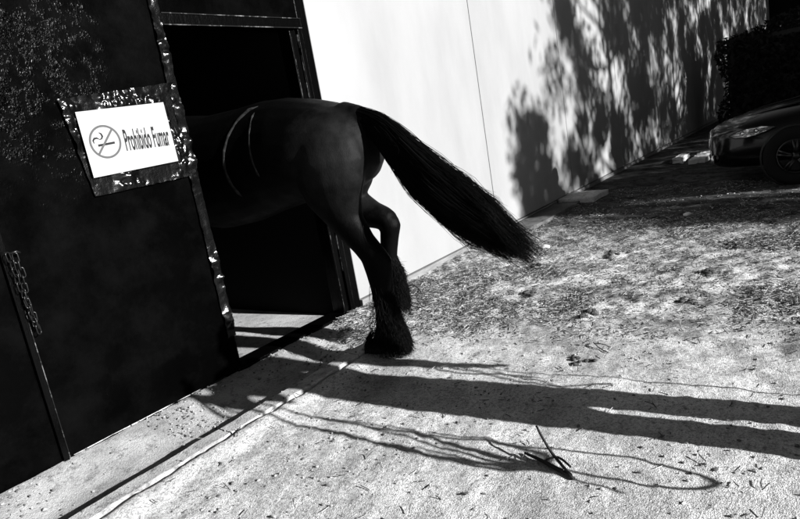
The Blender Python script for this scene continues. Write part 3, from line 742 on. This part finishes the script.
def wheel(l, s):
    side = 1 if s > 0 else -1; c0 = Vector(cp(l, s, 0.315)); out_ = cr * side
    def ringat(r_, off, n_=32): return [c0 + out_ * off + (ch * math.cos(2 * math.pi * k / n_) + Vector((0, 0, 1)) * math.sin(2 * math.pi * k / n_)) * r_ for k in range(n_)]
    arch = MB().loft([ringat(0.342, -0.02), ringat(0.340, 0.122), ringat(0.322, 0.121)], False).build('wheel_arch', M['car_trim'], car, True)
    w = MB().loft([ringat(0.185, 0.112), ringat(0.20, 0.126), ringat(0.275, 0.130), ringat(0.312, 0.118), ringat(0.315, 0.05), ringat(0.312, -0.08), ringat(0.22, -0.09)], False).build('wheel', M['tyre'], car, True)
    rm = MB().loft([ringat(0.187, 0.112), ringat(0.182, 0.128), ringat(0.170, 0.125), ringat(0.162, 0.06)], False)
    for k in range(10):
        a = 2 * math.pi * (k // 2) / 5 + (0.13 if k % 2 else -0.13) + 0.3; d = ch * math.cos(a) + Vector((0, 0, 1)) * math.sin(a)
        rm.tube([c0 + out_ * 0.122 + d * 0.04, c0 + out_ * 0.124 + d * 0.10, c0 + out_ * 0.126 + d * 0.174], [0.02, 0.014, 0.016], 6)
    rm.tube([c0 + out_ * 0.09, c0 + out_ * 0.13], [0.055, 0.045], 14)
    rm.build('rim', M['rim'], w, True)
    MB().loft([ringat(0.18, 0.05), ringat(0.01, 0.05)], False).build('brake_disc', M['car_trim'], w)
for l in (0.0, -2.66):
    for s in (-0.76, 0.76): wheel(l, s)
# ------------------------------------------------------------------ low things along the far wall
def rough_block(x0, x1, y0, y1, z0, z1, seed, amp, step=0.06):
    nx_, ny_, nz_ = (max(2, int((b - a) / step) + 1) for a, b in ((x0, x1), (y0, y1), (z0, z1)))
    bm = bmesh.new(); bmesh.ops.create_cube(bm, size=1.0)
    bmesh.ops.subdivide_edges(bm, edges=bm.edges[:], cuts=max(nx_, ny_, nz_) if max(nx_, ny_, nz_) < 14 else 14, use_grid_fill=True)
    mb_ = MB(); vs_ = []
    for v in bm.verts:
        p = Vector(((x0 + x1) / 2 + v.co.x * (x1 - x0), (y0 + y1) / 2 + v.co.y * (y1 - y0), (z0 + z1) / 2 + v.co.z * (z1 - z0)))
        nv = noise.noise_vector(p * 9 + Vector((seed, 0, 0))) * amp + noise.noise_vector(p * 28 + Vector((0, seed, 0))) * amp * 0.5
        vs_.append(p + nv)
    bm.verts.index_update(); fs_ = [tuple(v.index for v in f.verts) for f in bm.faces]; bm.free()
    return mb_.add(vs_, fs_)
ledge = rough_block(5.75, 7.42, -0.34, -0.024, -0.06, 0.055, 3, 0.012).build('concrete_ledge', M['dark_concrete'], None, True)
tag(ledge, 'low dark concrete ledge running along the foot of the white wall', 'ledge')
slab = rough_block(7.46, 8.02, -0.50, -0.03, -0.05, 0.085, 5, 0.012).build('concrete_block', M['pale_concrete'], None, True)
tag(slab, 'pale rough concrete block lying against the foot of the white wall', 'block')
plank = rough_block(10.35, 11.35, -1.22, -0.98, 0.005, 0.075, 8, 0.02).build('stone_slab', M['rubble'], None, True)
tag(plank, 'pale broken stone slab on the dark ground before the car', 'slab')
plank2 = rough_block(10.5, 11.0, -0.86, -0.72, 0.005, 0.10, 9, 0.025).build('rubble_chunk', M['rubble'], None, True)
tag(plank2, 'small pale rubble chunk between the wall and the broken slab', 'rubble')

# ------------------------------------------------------------------ planting that shades the far end
def leaves(n_, sampler, size, mb_, rng):
    """leaf-sized bent quads"""
    P = sampler(n_); d = rng.normal(size=(n_, 3)); d /= np.linalg.norm(d, axis=1)[:, None]
    e = rng.normal(size=(n_, 3)); e -= (e * d).sum(1)[:, None] * d; e /= np.linalg.norm(e, axis=1)[:, None]
    s = size * rng.uniform(0.6, 1.3, n_)[:, None]; up = np.cross(d, e)
    V = np.stack([P - d * s, P + e * s * 0.42 + up * s * 0.1, P + d * s, P - e * s * 0.42 + up * s * 0.1], 1).reshape(-1, 3)
    k = len(mb_.v); mb_.v += [tuple(p) for p in V.tolist()]; mb_.f += [(k + 4 * i, k + 4 * i + 1, k + 4 * i + 2, k + 4 * i + 3) for i in range(n_)]

def fast(mb_, name, material, parent):
    a = np.array(mb_.v); lo, hi = a.min(0), a.max(0); org = ((lo[0] + hi[0]) / 2, (lo[1] + hi[1]) / 2, lo[2])
    me_ = bpy.data.meshes.new(name); me_.from_pydata((a - np.array(org)).tolist(), [], mb_.f); me_.update()
    return from_mesh(name, me_, material, parent, org)

def tree(x, y, h, r, z0, nclump, nleaf, seed, label, csize=0.42, lsize=0.075):
    rng = np.random.default_rng(seed)
    t = empty('tree', (x, y, 0), label, 'tree', 'trees out of frame shading the far wall')
    tk = MB(); tk.tube([(x, y, -0.1), (x + 0.04, y, z0 * 0.5), (x - 0.05, y + 0.05, z0 + 0.4), (x + 0.05, y, (z0 + h) / 2), (x, y, h * 0.85)], [0.11, 0.09, 0.08, 0.06, 0.02], 10)
    zc = (z0 + h) / 2; C = []
    while len(C) < nclump:
        q = rng.uniform(-1, 1, 3)
        if 0.15 < (q ** 2).sum() < 1: C.append((x + q[0] * r, y + q[1] * r, zc + q[2] * (h - z0) / 2))
    for c_ in C[:26]:
        b_ = (x, y, max(z0 * 0.7, c_[2] - 0.9 - 0.3 * rng.random())); m_ = [(b_[i] + c_[i]) / 2 + rng.normal() * 0.12 for i in range(3)]
        tk.tube([b_, m_, c_], [0.05, 0.03, 0.01], 6)
    tk.build('trunk', M['bark'], t, True)
    C = np.array(C); rad = rng.uniform(0.5, 1.25, len(C)) * csize
    def samp(n_):
        i = rng.integers(0, len(C), n_); g = rng.normal(size=(n_, 3)) * 0.5
        return C[i] + g * rad[i][:, None] * np.array([1, 1, 0.8])
    cm = MB(); leaves(nleaf, samp, lsize, cm, rng); fast(cm, 'crown', M['leaf'], t)
tree(8.12, -13.0, 6.25, 0.55, 4.75, 20, 2600, 11, 'small round leafy tree out of frame, nearest of the row to the camera', 0.34, 0.085)
tree(11.2, -13.2, 9.8, 2.35, 3.4, 110, 21000, 12, 'tall leafy tree out of frame, second of the row', 0.46, 0.085)
tree(15.2, -13.0, 9.8, 2.3, 3.3, 110, 25000, 13, 'tall leafy tree out of frame, third of the row', 0.50, 0.085)
tree(18.8, -13.3, 10.0, 2.5, 3.3, 120, 30000, 14, 'tall leafy tree out of frame, fourth of the row', 0.52, 0.085)
tree(23.0, -13.0, 12.4, 2.8, 3.3, 130, 34000, 15, 'tall leafy tree out of frame, fifth of the row', 0.55, 0.085)
tree(27.6, -13.0, 13.0, 2.8, 3.3, 130, 34000, 16, 'tall leafy tree out of frame, sixth of the row', 0.55, 0.085)

tree(32.6, -13.0, 13.4, 3.0, 3.3, 140, 34000, 17, 'tall leafy tree out of frame, beside the dark shed', 0.55, 0.085)

def shrub(x, y, rx, ry, h, n_, seed, label, name='shrub', material='leaf', nclump=40, z0=0.1, group='shrubs out of frame along the yard edge', lsize=0.06):
    rng = np.random.default_rng(seed); t = empty(name, (x, y, 0), label, 'shrub', group)
    C = np.stack([x + rng.uniform(-1, 1, nclump) * rx, y + rng.uniform(-1, 1, nclump) * ry, z0 + rng.uniform(0.05, 1, nclump) ** 0.9 * (h - z0)], 1)
    st = MB()
    for c_ in C[:12]: st.tube([(x + rng.normal() * 0.1, y + rng.normal() * 0.1, -0.05), ((x + c_[0]) / 2, (y + c_[1]) / 2, c_[2] * 0.6), tuple(c_)], [0.03, 0.02, 0.006], 5)
    st.build('stem', M['bark'], t, True)
    def samp(k): i = rng.integers(0, len(C), k); return C[i] + rng.normal(size=(k, 3)) * 0.17
    cm = MB(); leaves(n_, samp, lsize, cm, rng); cm.v = [(a, b, max(c, 0.01)) for a, b, c in cm.v]; fast(cm, 'crown', M[material], t)
ORD = ('first', 'second', 'third', 'fourth', 'fifth', 'sixth', 'seventh', 'eighth', 'ninth')
for i in range(9):
    shrub(7.62 if i == 0 else 7.75 + 2.45 * i, -13.6 + 0.3 * (i % 2), 0.30 if i == 0 else 1.30, 0.6, 4.75 + (0.0, 0.15, -0.1)[i % 3], 5000 if i == 0 else 11000, 21 + i, 'tall dense hedge shrub out of frame, %s of the row along the yard' % ORD[i], nclump=110, z0=0.15, lsize=0.10)
# dark hedge closing the yard
hedge = empty('hedge', (16.2, -3.6, 0), 'tall dense black-looking hedge behind the parked car', 'hedge')
hm = MB(); rng = np.random.default_rng(31)
def hs_(k):
    P = np.stack([rng.uniform(15.6, 17.0, k), rng.uniform(-8.5, -0.62, k), rng.uniform(0.0, 2.12, k)], 1)
    sel = rng.random(k); P[sel < 0.45, 0] = 15.6 + rng.normal(size=(sel < 0.45).sum()) * 0.06
    P[:, 2] += 0.16 * np.sin(P[:, 1] * 2.1) * (P[:, 2] > 1.8); P[:, 1] += 0.08 * np.sin(P[:, 2] * 5) * (P[:, 1] > -0.9)
    P[:, 2] = np.maximum(P[:, 2], 0.02); return P
leaves(30000, hs_, 0.06, hm, rng); fast(hm, 'foliage', M['hedge_leaf'], hedge)
MB().box(15.75, 16.9, -8.4, -0.75, 0.0, 1.9).build('inner_growth', M['bark'], hedge)
shed = empty('shed', (33, -5, 0), 'dark tall shed closing the far end of the yard', 'shed')
MB().box(31.5, 38, -14, 1.5, -0.1, 7.0).build('wall', M['shed_wall'], shed)
MB().box(31.2, 38.3, -14.3, 1.8, 7.002, 7.2).build('roof', M['roofing'], shed)

# ------------------------------------------------------------------ two people standing out of frame whose shadows reach in
def person(x, y, rz, hgt, label, arm_l, arm_r, spread, seed):
    """x,y: between the feet; arms given as elbow and hand offsets at full height 1.75"""
    k = hgt / 1.75; t = empty('person', (x, y, 0), label, 'person')
    ca, sa = math.cos(rz), math.sin(rz)
    def T(p): return (x + (p[0] * ca - p[1] * sa) * k, y + (p[0] * sa + p[1] * ca) * k, p[2] * k)
    def tb(mb_, pts, rad, flat=1.0, n_=12): mb_.tube([T(p) for p in pts], [r_ * k for r_ in rad], n_, True, flat)
    b = MB()
    sh = {-1: Vector((-0.19, 0, 1.41)), 1: Vector((0.19, 0, 1.41))}
    ar = {-1: arm_l, 1: arm_r}
    tb(b, [(0, 0, 0.86), (0, 0, 1.0), (0, 0.0, 1.2), (0, 0, 1.36), (0, 0, 1.45)], [0.15, 0.15, 0.15, 0.17, 0.09])
    tb(b, [(-0.16, 0, 1.40), (0, 0, 1.42), (0.16, 0, 1.40)], [0.07, 0.09, 0.07])
    tb(b, [(0, 0, 1.42), (0, 0.005, 1.55)], [0.062, 0.056])
    tb(b, [(0, 0.01, 1.50), (0, 0.02, 1.56), (0, 0.015, 1.63), (0, 0.005, 1.70), (0, 0, 1.745)], [0.05, 0.078, 0.090, 0.082, 0.035])
    tb(b, [(0, 0.09, 1.64), (0, 0.118, 1.605), (0, 0.095, 1.595)], [0.012, 0.016, 0.012], 1, 8)
    for s in (-1, 1):
        tb(b, [(s * 0.088, 0.0, 1.65), (s * 0.097, -0.008, 1.62), (s * 0.088, 0.0, 1.59)], [0.012, 0.018, 0.012], 1, 8)
        tb(b, [(s * 0.09, 0, 0.90), (s * (0.09 + spread * 0.4), 0.01, 0.50), (s * (0.09 + spread * 0.8), -0.01, 0.09)], [0.095, 0.062, 0.045])
        tb(b, [(s * (0.09 + spread * 0.8), -0.03, 0.06), (s * (0.10 + spread), 0.08, 0.045), (s * (0.10 + spread), 0.17, 0.035)], [0.05, 0.048, 0.036])
        el, ha = Vector(ar[s][0]), Vector(ar[s][1])
        tb(b, [sh[s], el, ha], [0.055, 0.044, 0.030])
        d = (ha - el).normalized(); u = d.cross(Vector((0, 1, 0))).normalized() if abs(d.y) < 0.9 else Vector((1, 0, 0)); w = d.cross(u)
        palm = ha + d * 0.05
        tb(b, [ha, palm, palm + d * 0.03], [0.030, 0.042, 0.040], 0.55)
        for j, ln in enumerate((0.065, 0.078, 0.072, 0.055)):
            p0 = palm + d * 0.03 + w * (-0.030 + 0.02 * j); p1 = p0 + d * ln * 0.5 + u * 0.008; p2 = p0 + d * ln * 0.6 + u * 0.036
            tb(b, [p0, p1, p2], [0.0095, 0.009, 0.008], 1, 8)
        p0 = ha + d * 0.03 + w * -0.035; tb(b, [p0, p0 + d * 0.03 + w * -0.02 + u * 0.01, p0 + d * 0.06 + w * -0.012 + u * 0.025], [0.012, 0.011, 0.009], 1, 8)
    remeshed(b, 0.011, 4, 'body', M['skin'], t)
    s_ = MB()
    tb(s_, [(0, 0, 0.84), (0, 0, 1.0), (0, 0, 1.2), (0, 0, 1.36), (0, 0, 1.44)], [0.175, 0.172, 0.168, 0.185, 0.10])
    tb(s_, [(-0.17, 0, 1.40), (0, 0, 1.42), (0.17, 0, 1.40)], [0.085, 0.10, 0.085])
    for s in (-1, 1):
        el, ha = Vector(ar[s][0]), Vector(ar[s][1]); tb(s_, [sh[s], el, el.lerp(ha, 0.85)], [0.075, 0.062, 0.05])
    remeshed(s_, 0.014, 4, 'shirt', M['dark_cloth'], t)
    tr = MB()
    tb(tr, [(0, 0, 0.84), (0, 0, 0.91), (0, 0, 0.99)], [0.14, 0.172, 0.168])
    for s in (-1, 1):
        tb(tr, [(s * 0.09, 0, 0.90), (s * (0.09 + spread * 0.4), 0.01, 0.50), (s * (0.09 + spread * 0.8), -0.01, 0.07)], [0.100, 0.088, 0.099])
    remeshed(tr, 0.014, 3, 'trousers', M['mid_cloth'], t)
    hr = MB(); tb(hr, [(0, -0.035, 1.56), (0, -0.03, 1.64), (0, -0.012, 1.72), (0, 0, 1.765)], [0.06, 0.088, 0.088, 0.04])
    remeshed(hr, 0.012, 3, 'hair', M['dark_cloth'], t)
    return t
PY = -3.7
person(2.545, PY, 0, 1.75, 'person in dark shirt out of frame, holding an added twig bundle and a whip', ((-0.30, 0.0, 1.20), (-0.345, 0.02, 1.42)), ((0.31, 0.02, 1.12), (0.35, 0.03, 0.90)), 0.036, 1)
person(7.84, -3.3, 0, 1.74, 'person in dark clothes out of frame, standing beside the parked car', ((-0.25, 0.0, 1.12), (-0.24, 0.06, 0.86)), ((0.25, 0.0, 1.12), (0.24, 0.06, 0.86)), 0.0, 2)
def on_plane(L_, y=PY): return [(x, y + random.uniform(-0.01, 0.01), z) for x, z in L_]  # lays shadow-casting outlines, traced back along the sun, on one upright plane
def spline(L_, k=6):
    P = [Vector(p) for p in L_]; out_ = []
    for i in range(len(P) - 1):
        p0, p1, p2, p3 = P[max(i - 1, 0)], P[i], P[i + 1], P[min(i + 2, len(P) - 1)]
        for j in range(k):
            u = j / k; out_.append(0.5 * ((2 * p1) + (p2 - p0) * u + (2 * p0 - 5 * p1 + 4 * p2 - p3) * u * u + (3 * p1 - p0 - 3 * p2 + p3) * u ** 3))
    return out_ + [P[-1]]
caster = empty('shadow_twigs', (2.05, PY, 0.45), 'unseen bundle of thin twigs added to cast streaked ground shadows', 'twigs')  # twigs added unseen, laid out to cast the streaks on the ground
MB().tube(spline(on_plane([(1.982, 0.454), (2.007, 0.529), (2.035, 0.60)])), [0.004 + 0.0004 * i for i in range(13)], 8).build('twig', M['twig'], caster, True)
for w_, L_ in ((0.007, [(2.195, 1.46), (2.188, 1.362), (2.184, 1.225), (2.182, 1.087), (2.164, 0.944), (2.157, 0.818), (2.094, 0.693), (2.057, 0.603), (2.035, 0.58)]),
           (0.008, [(2.19, 1.45), (2.15, 1.34), (2.111, 1.22), (2.077, 1.05), (2.065, 0.93), (2.017, 0.803), (2.005, 0.717), (2.026, 0.606), (2.02, 0.56)]),
           (0.005, [(2.192, 1.43), (2.186, 1.2), (2.183, 1.013), (2.188, 0.857), (2.165, 0.791), (2.171, 0.665), (2.133, 0.593), (2.05, 0.58)]),
           (0.006, [(2.19, 1.42), (2.10, 1.15), (2.053, 0.948), (2.046, 0.836), (1.992, 0.723), (1.995, 0.637), (2.035, 0.583)]), (0.006, [(2.16, 0.934), (2.12, 0.819), (2.065, 0.722), (2.041, 0.657), (2.041, 0.605)]),
           (0.005, [(2.154, 0.794), (2.094, 0.728), (2.059, 0.631), (2.04, 0.59)]), (0.007, [(2.04, 0.85), (2.01, 0.75), (2.01, 0.65), (2.032, 0.585)]), (0.006, [(2.06, 0.80), (2.02, 0.70), (2.025, 0.63), (2.036, 0.59)])):
    p = spline([(x, PY + random.uniform(-0.02, 0.02), z) for x, z in L_]); MB().tube(p, [1.9 * w_ * (0.55 + 0.45 * i / len(p)) for i in range(len(p))], 6).build('twig', M['twig'], caster, True)
rope = MB().tube(spline(on_plane([(2.188, 0.80), (2.19, 0.70), (2.172, 0.616), (2.184, 0.532), (2.198, 0.49), (2.179, 0.427), (2.155, 0.387), (2.116, 0.362), (2.075, 0.367), (2.049, 0.401), (2.044, 0.43), (2.049, 0.51), (2.07, 0.62)])), 0.0065, 7)  # loop added unseen, shaped to cast the curled ground shadow
rope = rope.build('shadow_rope', M['rope'], None, True); tag(rope, 'unseen rope loop added to cast the curled shadow on the ground', 'rope')
whip = empty('whip', (2.86, PY, 0.2), 'thin upright whip with loose lash held out of frame', 'whip')
MB().tube(on_plane([(2.90, 1.30), (2.887, 1.04), (2.874, 0.796), (2.864, 0.595), (2.857, 0.282), (2.855, 0.15)]), 0.005, 7).build('stick', M['twig'], whip, True)
MB().tube(spline(on_plane([(2.877, 1.106), (2.859, 0.896), (2.745, 0.699), (2.796, 0.569)])), 0.007, 6).build('lash', M['rope'], whip, True)
MB().tube(spline(on_plane([(2.853, 0.814), (2.737, 0.644), (2.693, 0.60), (2.669, 0.584)])), 0.006, 6).build('lash', M['rope'], whip, True)
MB().tube(spline(on_plane([(2.87, 1.0), (2.80, 0.86), (2.83, 0.78), (2.82, 0.70)])), 0.009, 6).build('lash', M['rope'], whip, True)

# ------------------------------------------------------------------ small things lying on the ground
tw = empty('forked_twig', (1.93, -2.25, 0), 'dark broken twig forking up from the bright ground', 'twig')
MB().tube(spline([(1.985, -2.10, 0.008), (1.945, -2.19, 0.016), (1.915, -2.27, 0.013), (1.885, -2.34, 0.010)], 3), [0.005, 0.006, 0.007, 0.007, 0.008, 0.008, 0.008, 0.008, 0.006, 0.006], 7).build('stem', M['twig'], tw, True)
MB().tube(spline([(1.895, -2.325, 0.012), (1.955, -2.235, 0.045), (2.01, -2.17, 0.080), (2.045, -2.135, 0.10)], 3), [0.007, 0.006, 0.006, 0.006, 0.006, 0.005, 0.005, 0.005, 0.004, 0.004], 7).build('branch', M['twig'], tw, True)
MB().tube(spline([(1.945, -2.20, 0.016), (1.96, -2.25, 0.035), (1.935, -2.31, 0.02)], 3), 0.0045, 6).build('branch', M['twig'], tw, True)
c1 = MB().tube(spline([(3.98, -0.10, 0.012), (3.95, -0.17, 0.05), (3.90, -0.27, 0.055), (3.80, -0.40, 0.012)], 4), 0.005, 6).build('bent_twig', M['twig'], None, True)
tag(c1, 'thin bent twig on the ground just behind the raised hind leg', 'twig')
c2 = MB().tube(spline([(3.14, -1.98, 0.012), (3.10, -2.0, 0.02), (3.05, -2.05, 0.014), (3.02, -2.10, 0.010)], 4), 0.003, 6)
c2.tube(spline([(3.11, -1.995, 0.018), (3.09, -2.05, 0.025), (3.085, -2.09, 0.012)], 4), 0.0025, 6)
c2 = c2.build('branched_twig', M['twig'], None, True); tag(c2, 'small branched twig lying among straw in mid yard', 'twig')

def lump(r_, seed, flat=0.6):
    bm = bmesh.new(); bmesh.ops.create_icosphere(bm, subdivisions=2, radius=1.0)
    mb_ = MB(); vs_ = []
    for v in bm.verts:
        q = v.co * (1 + 0.35 * noise.noise(v.co * 1.7 + Vector((seed, 0, 0))) + 0.22 * noise.noise(v.co * 4.3 + Vector((0, seed, 0))) + 0.1 * noise.noise(v.co * 9))
        vs_.append(Vector((q.x, q.y, q.z * flat)) * r_)
    bm.verts.index_update(); fs_ = [tuple(v.index for v in f.verts) for f in bm.faces]; bm.free(); return vs_, fs_
DUNG = ((2.906, -1.998, 0.05, 'small dark dung heap beside the branched twig in mid yard'), (4.50, -2.28, 0.07, 'middle of the three dark dung heaps nearest the right edge'), (3.60, -1.78, 0.07, 'dark dung heap on straw between the tail tip and the branched twig'),
        (3.9, -2.3, 0.06, 'lowest of the three dark dung heaps nearest the right edge'), (5.3, -2.35, 0.08, 'topmost of the three dark dung heaps nearest the right edge'), (4.0, -1.25, 0.06, 'dark dung heap on straw a little way below the tail tip'),
        (5.0, -1.5, 0.07, 'dark dung heap on straw level with the tail tip, to its right'), (4.7, -0.95, 0.06, 'dark dung heap on straw directly under the tail tip'))
for i, (x, y, r_, lb) in enumerate(DUNG):
    pile = empty('dung_heap', (x, y, gz(x, y)), lb, 'dung', 'dung heaps on the yard')
    for j in range(9):
        q = Vector((random.gauss(0, r_ * 0.8), random.gauss(0, r_ * 0.55), 0)); rj = r_ * random.uniform(0.16, 0.42)
        vs_, fs_ = lump(rj, i * 3.7 + j, 0.55); MB().add([v + q + Vector((x, y, gz(x + q.x, y + q.y) + rj * 0.12)) for v in vs_], fs_).build('lump', M['dung'], pile, True)
for i, (x, y, r_, lb) in enumerate(((3.05, -0.28, 0.026, 'middle one of three small pale clods beside the threshold'), (2.93, -0.34, 0.022, 'lowest of three small pale clods beside the threshold'), (3.16, -0.22, 0.022, 'small pale clod beside the threshold, nearest the door jamb foot'),
        (5.35, -0.75, 0.05, 'pale earth clod lying just right of the tail tip'), (6.6, -1.75, 0.05, 'pale earth clod at the edge of the far tree shade'))):
    vs_, fs_ = lump(r_, 40 + i * 2.3, 0.5); o = MB().add([v + Vector((x, y, gz(x, y) + r_ * 0.2)) for v in vs_], fs_).build('earth_clod', M['rubble'], None, True)
    tag(o, lb, 'clod', 'pale earth clods')

# straw: thin prisms thrown over the yard, thick where the photograph shows litter
def scatter(n_, dens, seed, box=(0.3, 8.5, -3.6, -0.02)):
    rng = np.random.default_rng(seed); out_ = []
    while len(out_) < n_:
        x = rng.uniform(box[0], box[1], 4000); y = rng.uniform(box[2], box[3], 4000)
        keep = rng.random(4000) < dens(x, y); out_ += list(zip(x[keep], y[keep]))
    a = np.array(out_[:n_]); return a[:, 0], a[:, 1]
def litter_density(x, y):
    zone = sstep(3.0, 4.1, x + 0.25 * y + 0.5) * (0.12 + 0.88 * sstep(6.9, 5.8, x))
    patch = sstep(-0.10, 0.22, vnoise(x, y, 91, 0.42) + 0.5 * vnoise(x, y, 92, 0.15)) * 0.85 + 0.15
    thr = np.exp(-(((x - 3.1) / 0.3) ** 2 + ((y + 0.35) / 0.2) ** 2)) * 0.8
    return np.clip(zone * patch + thr + 0.010 * (y < -0.72), 0, 1)
def make_straw(name, n_, material, lmin, lmax, w, seed, label):
    X, Y = scatter(n_, litter_density, seed); Z = ground_z(X, Y); rng = np.random.default_rng(seed + 1); mb_ = MB()
    an = rng.uniform(0, math.pi, n_); L_ = rng.uniform(lmin, lmax, n_); p = rng.normal(0, 0.22, n_)
    dx, dy, dz = np.cos(an) * L_, np.sin(an) * L_, p * L_
    qx, qy = -np.sin(an) * w, np.cos(an) * w
    zc_ = Z + np.abs(dz) * 0.6 + rng.uniform(0.001, 0.012, n_); be = rng.normal(0, 0.10, n_) * L_
    V = []
    for s, bo in ((-1, 0), (0, 1), (1, 0)):
        bx, by = X + dx * s + qx / w * be * bo, Y + dy * s + qy / w * be * bo; bz = zc_ + dz * s
        V += [np.stack([bx + qx, by + qy, bz], -1), np.stack([bx - qx, by - qy, bz], -1), np.stack([bx, by, bz + w * 1.4], -1)]
    V = np.stack(V, 1); mb_.v = V.reshape(-1, 3).tolist()
    for i in range(n_):
        k = i * 9
        for b in (k, k + 3): mb_.f += [(b, b + 3, b + 5, b + 2), (b + 1, b + 2, b + 5, b + 4), (b, b + 1, b + 4, b + 3)]
    o = fast(mb_, name, M[material], None); tag(o, label, 'straw', None, 'stuff')
make_straw('straw_litter', 11000, 'straw', 0.005, 0.028, 0.0011, 101, 'pale straw scattered over the yard ground')
make_straw('rotten_straw', 20000, 'dark_straw', 0.004, 0.024, 0.0020, 103, 'dark rotten straw bits scattered over the yard ground')
# crumbs and pebbles
ico = bmesh.new(); bmesh.ops.create_icosphere(ico, subdivisions=1, radius=1.0)
IV = np.array([v.co[:] for v in ico.verts]); ico.verts.index_update(); IF = np.array([[v.index for v in f.verts] for f in ico.faces]); ico.free()
def make_crumbs(name, n_, material, r0, r1, dens, seed, label, cat):
    X, Y = scatter(n_, dens, seed); rng = np.random.default_rng(seed + 1); Z = ground_z(X, Y)
    on_ap = (Y > -0.57) & (X < 3.0); on_k = (Y <= -0.60) & (Y > -0.70) & (X < 2.85); Z = np.where(on_ap, -0.036 + 0.057 * sstep(-0.42, 0.0, Y), np.where(on_k, 0.034, Z))
    r_ = r0 + (r1 - r0) * rng.random(n_) ** 3
    V = IV[None] * (1 + 0.35 * rng.normal(size=(n_, len(IV), 1)).clip(-1, 1)) * r_[:, None, None] * np.array([1, 1, 0.65]) * (1 + 0.3 * rng.normal(size=(n_, 1, 3)).clip(-1, 1))
    V = V + np.stack([X, Y, Z + r_ * 0.3], -1)[:, None]
    mb_ = MB(); mb_.v = V.reshape(-1, 3).tolist(); mb_.f = (IF[None] + (np.arange(n_) * len(IV))[:, None, None]).reshape(-1, 3).tolist()
    o = fast(mb_, name, M[material], None); tag(o, label, cat, None, 'stuff')
def crumb_density(x, y):
    near = 0.11 * sstep(0.0, 0.25, vnoise(x, y, 93, 0.35)) + 0.035
    ap = (y > -0.6) & (x < 3.1); near = np.where(ap, 0.55 * sstep(-0.05, 0.2, vnoise(x, y, 94, 0.3)) + 0.05, near)
    return np.clip(np.maximum(litter_density(x, y) * 0.9, near), 0, 1)
make_crumbs('dark_crumbs', 11000, 'crumb', 0.0015, 0.009, crumb_density, 111, 'dark crumbs of dung and earth strewn over the ground', 'crumbs')
make_crumbs('pebbles', 12000, 'pebble', 0.0018, 0.009, crumb_density, 113, 'small grey pebbles and grit strewn over the ground', 'pebbles')
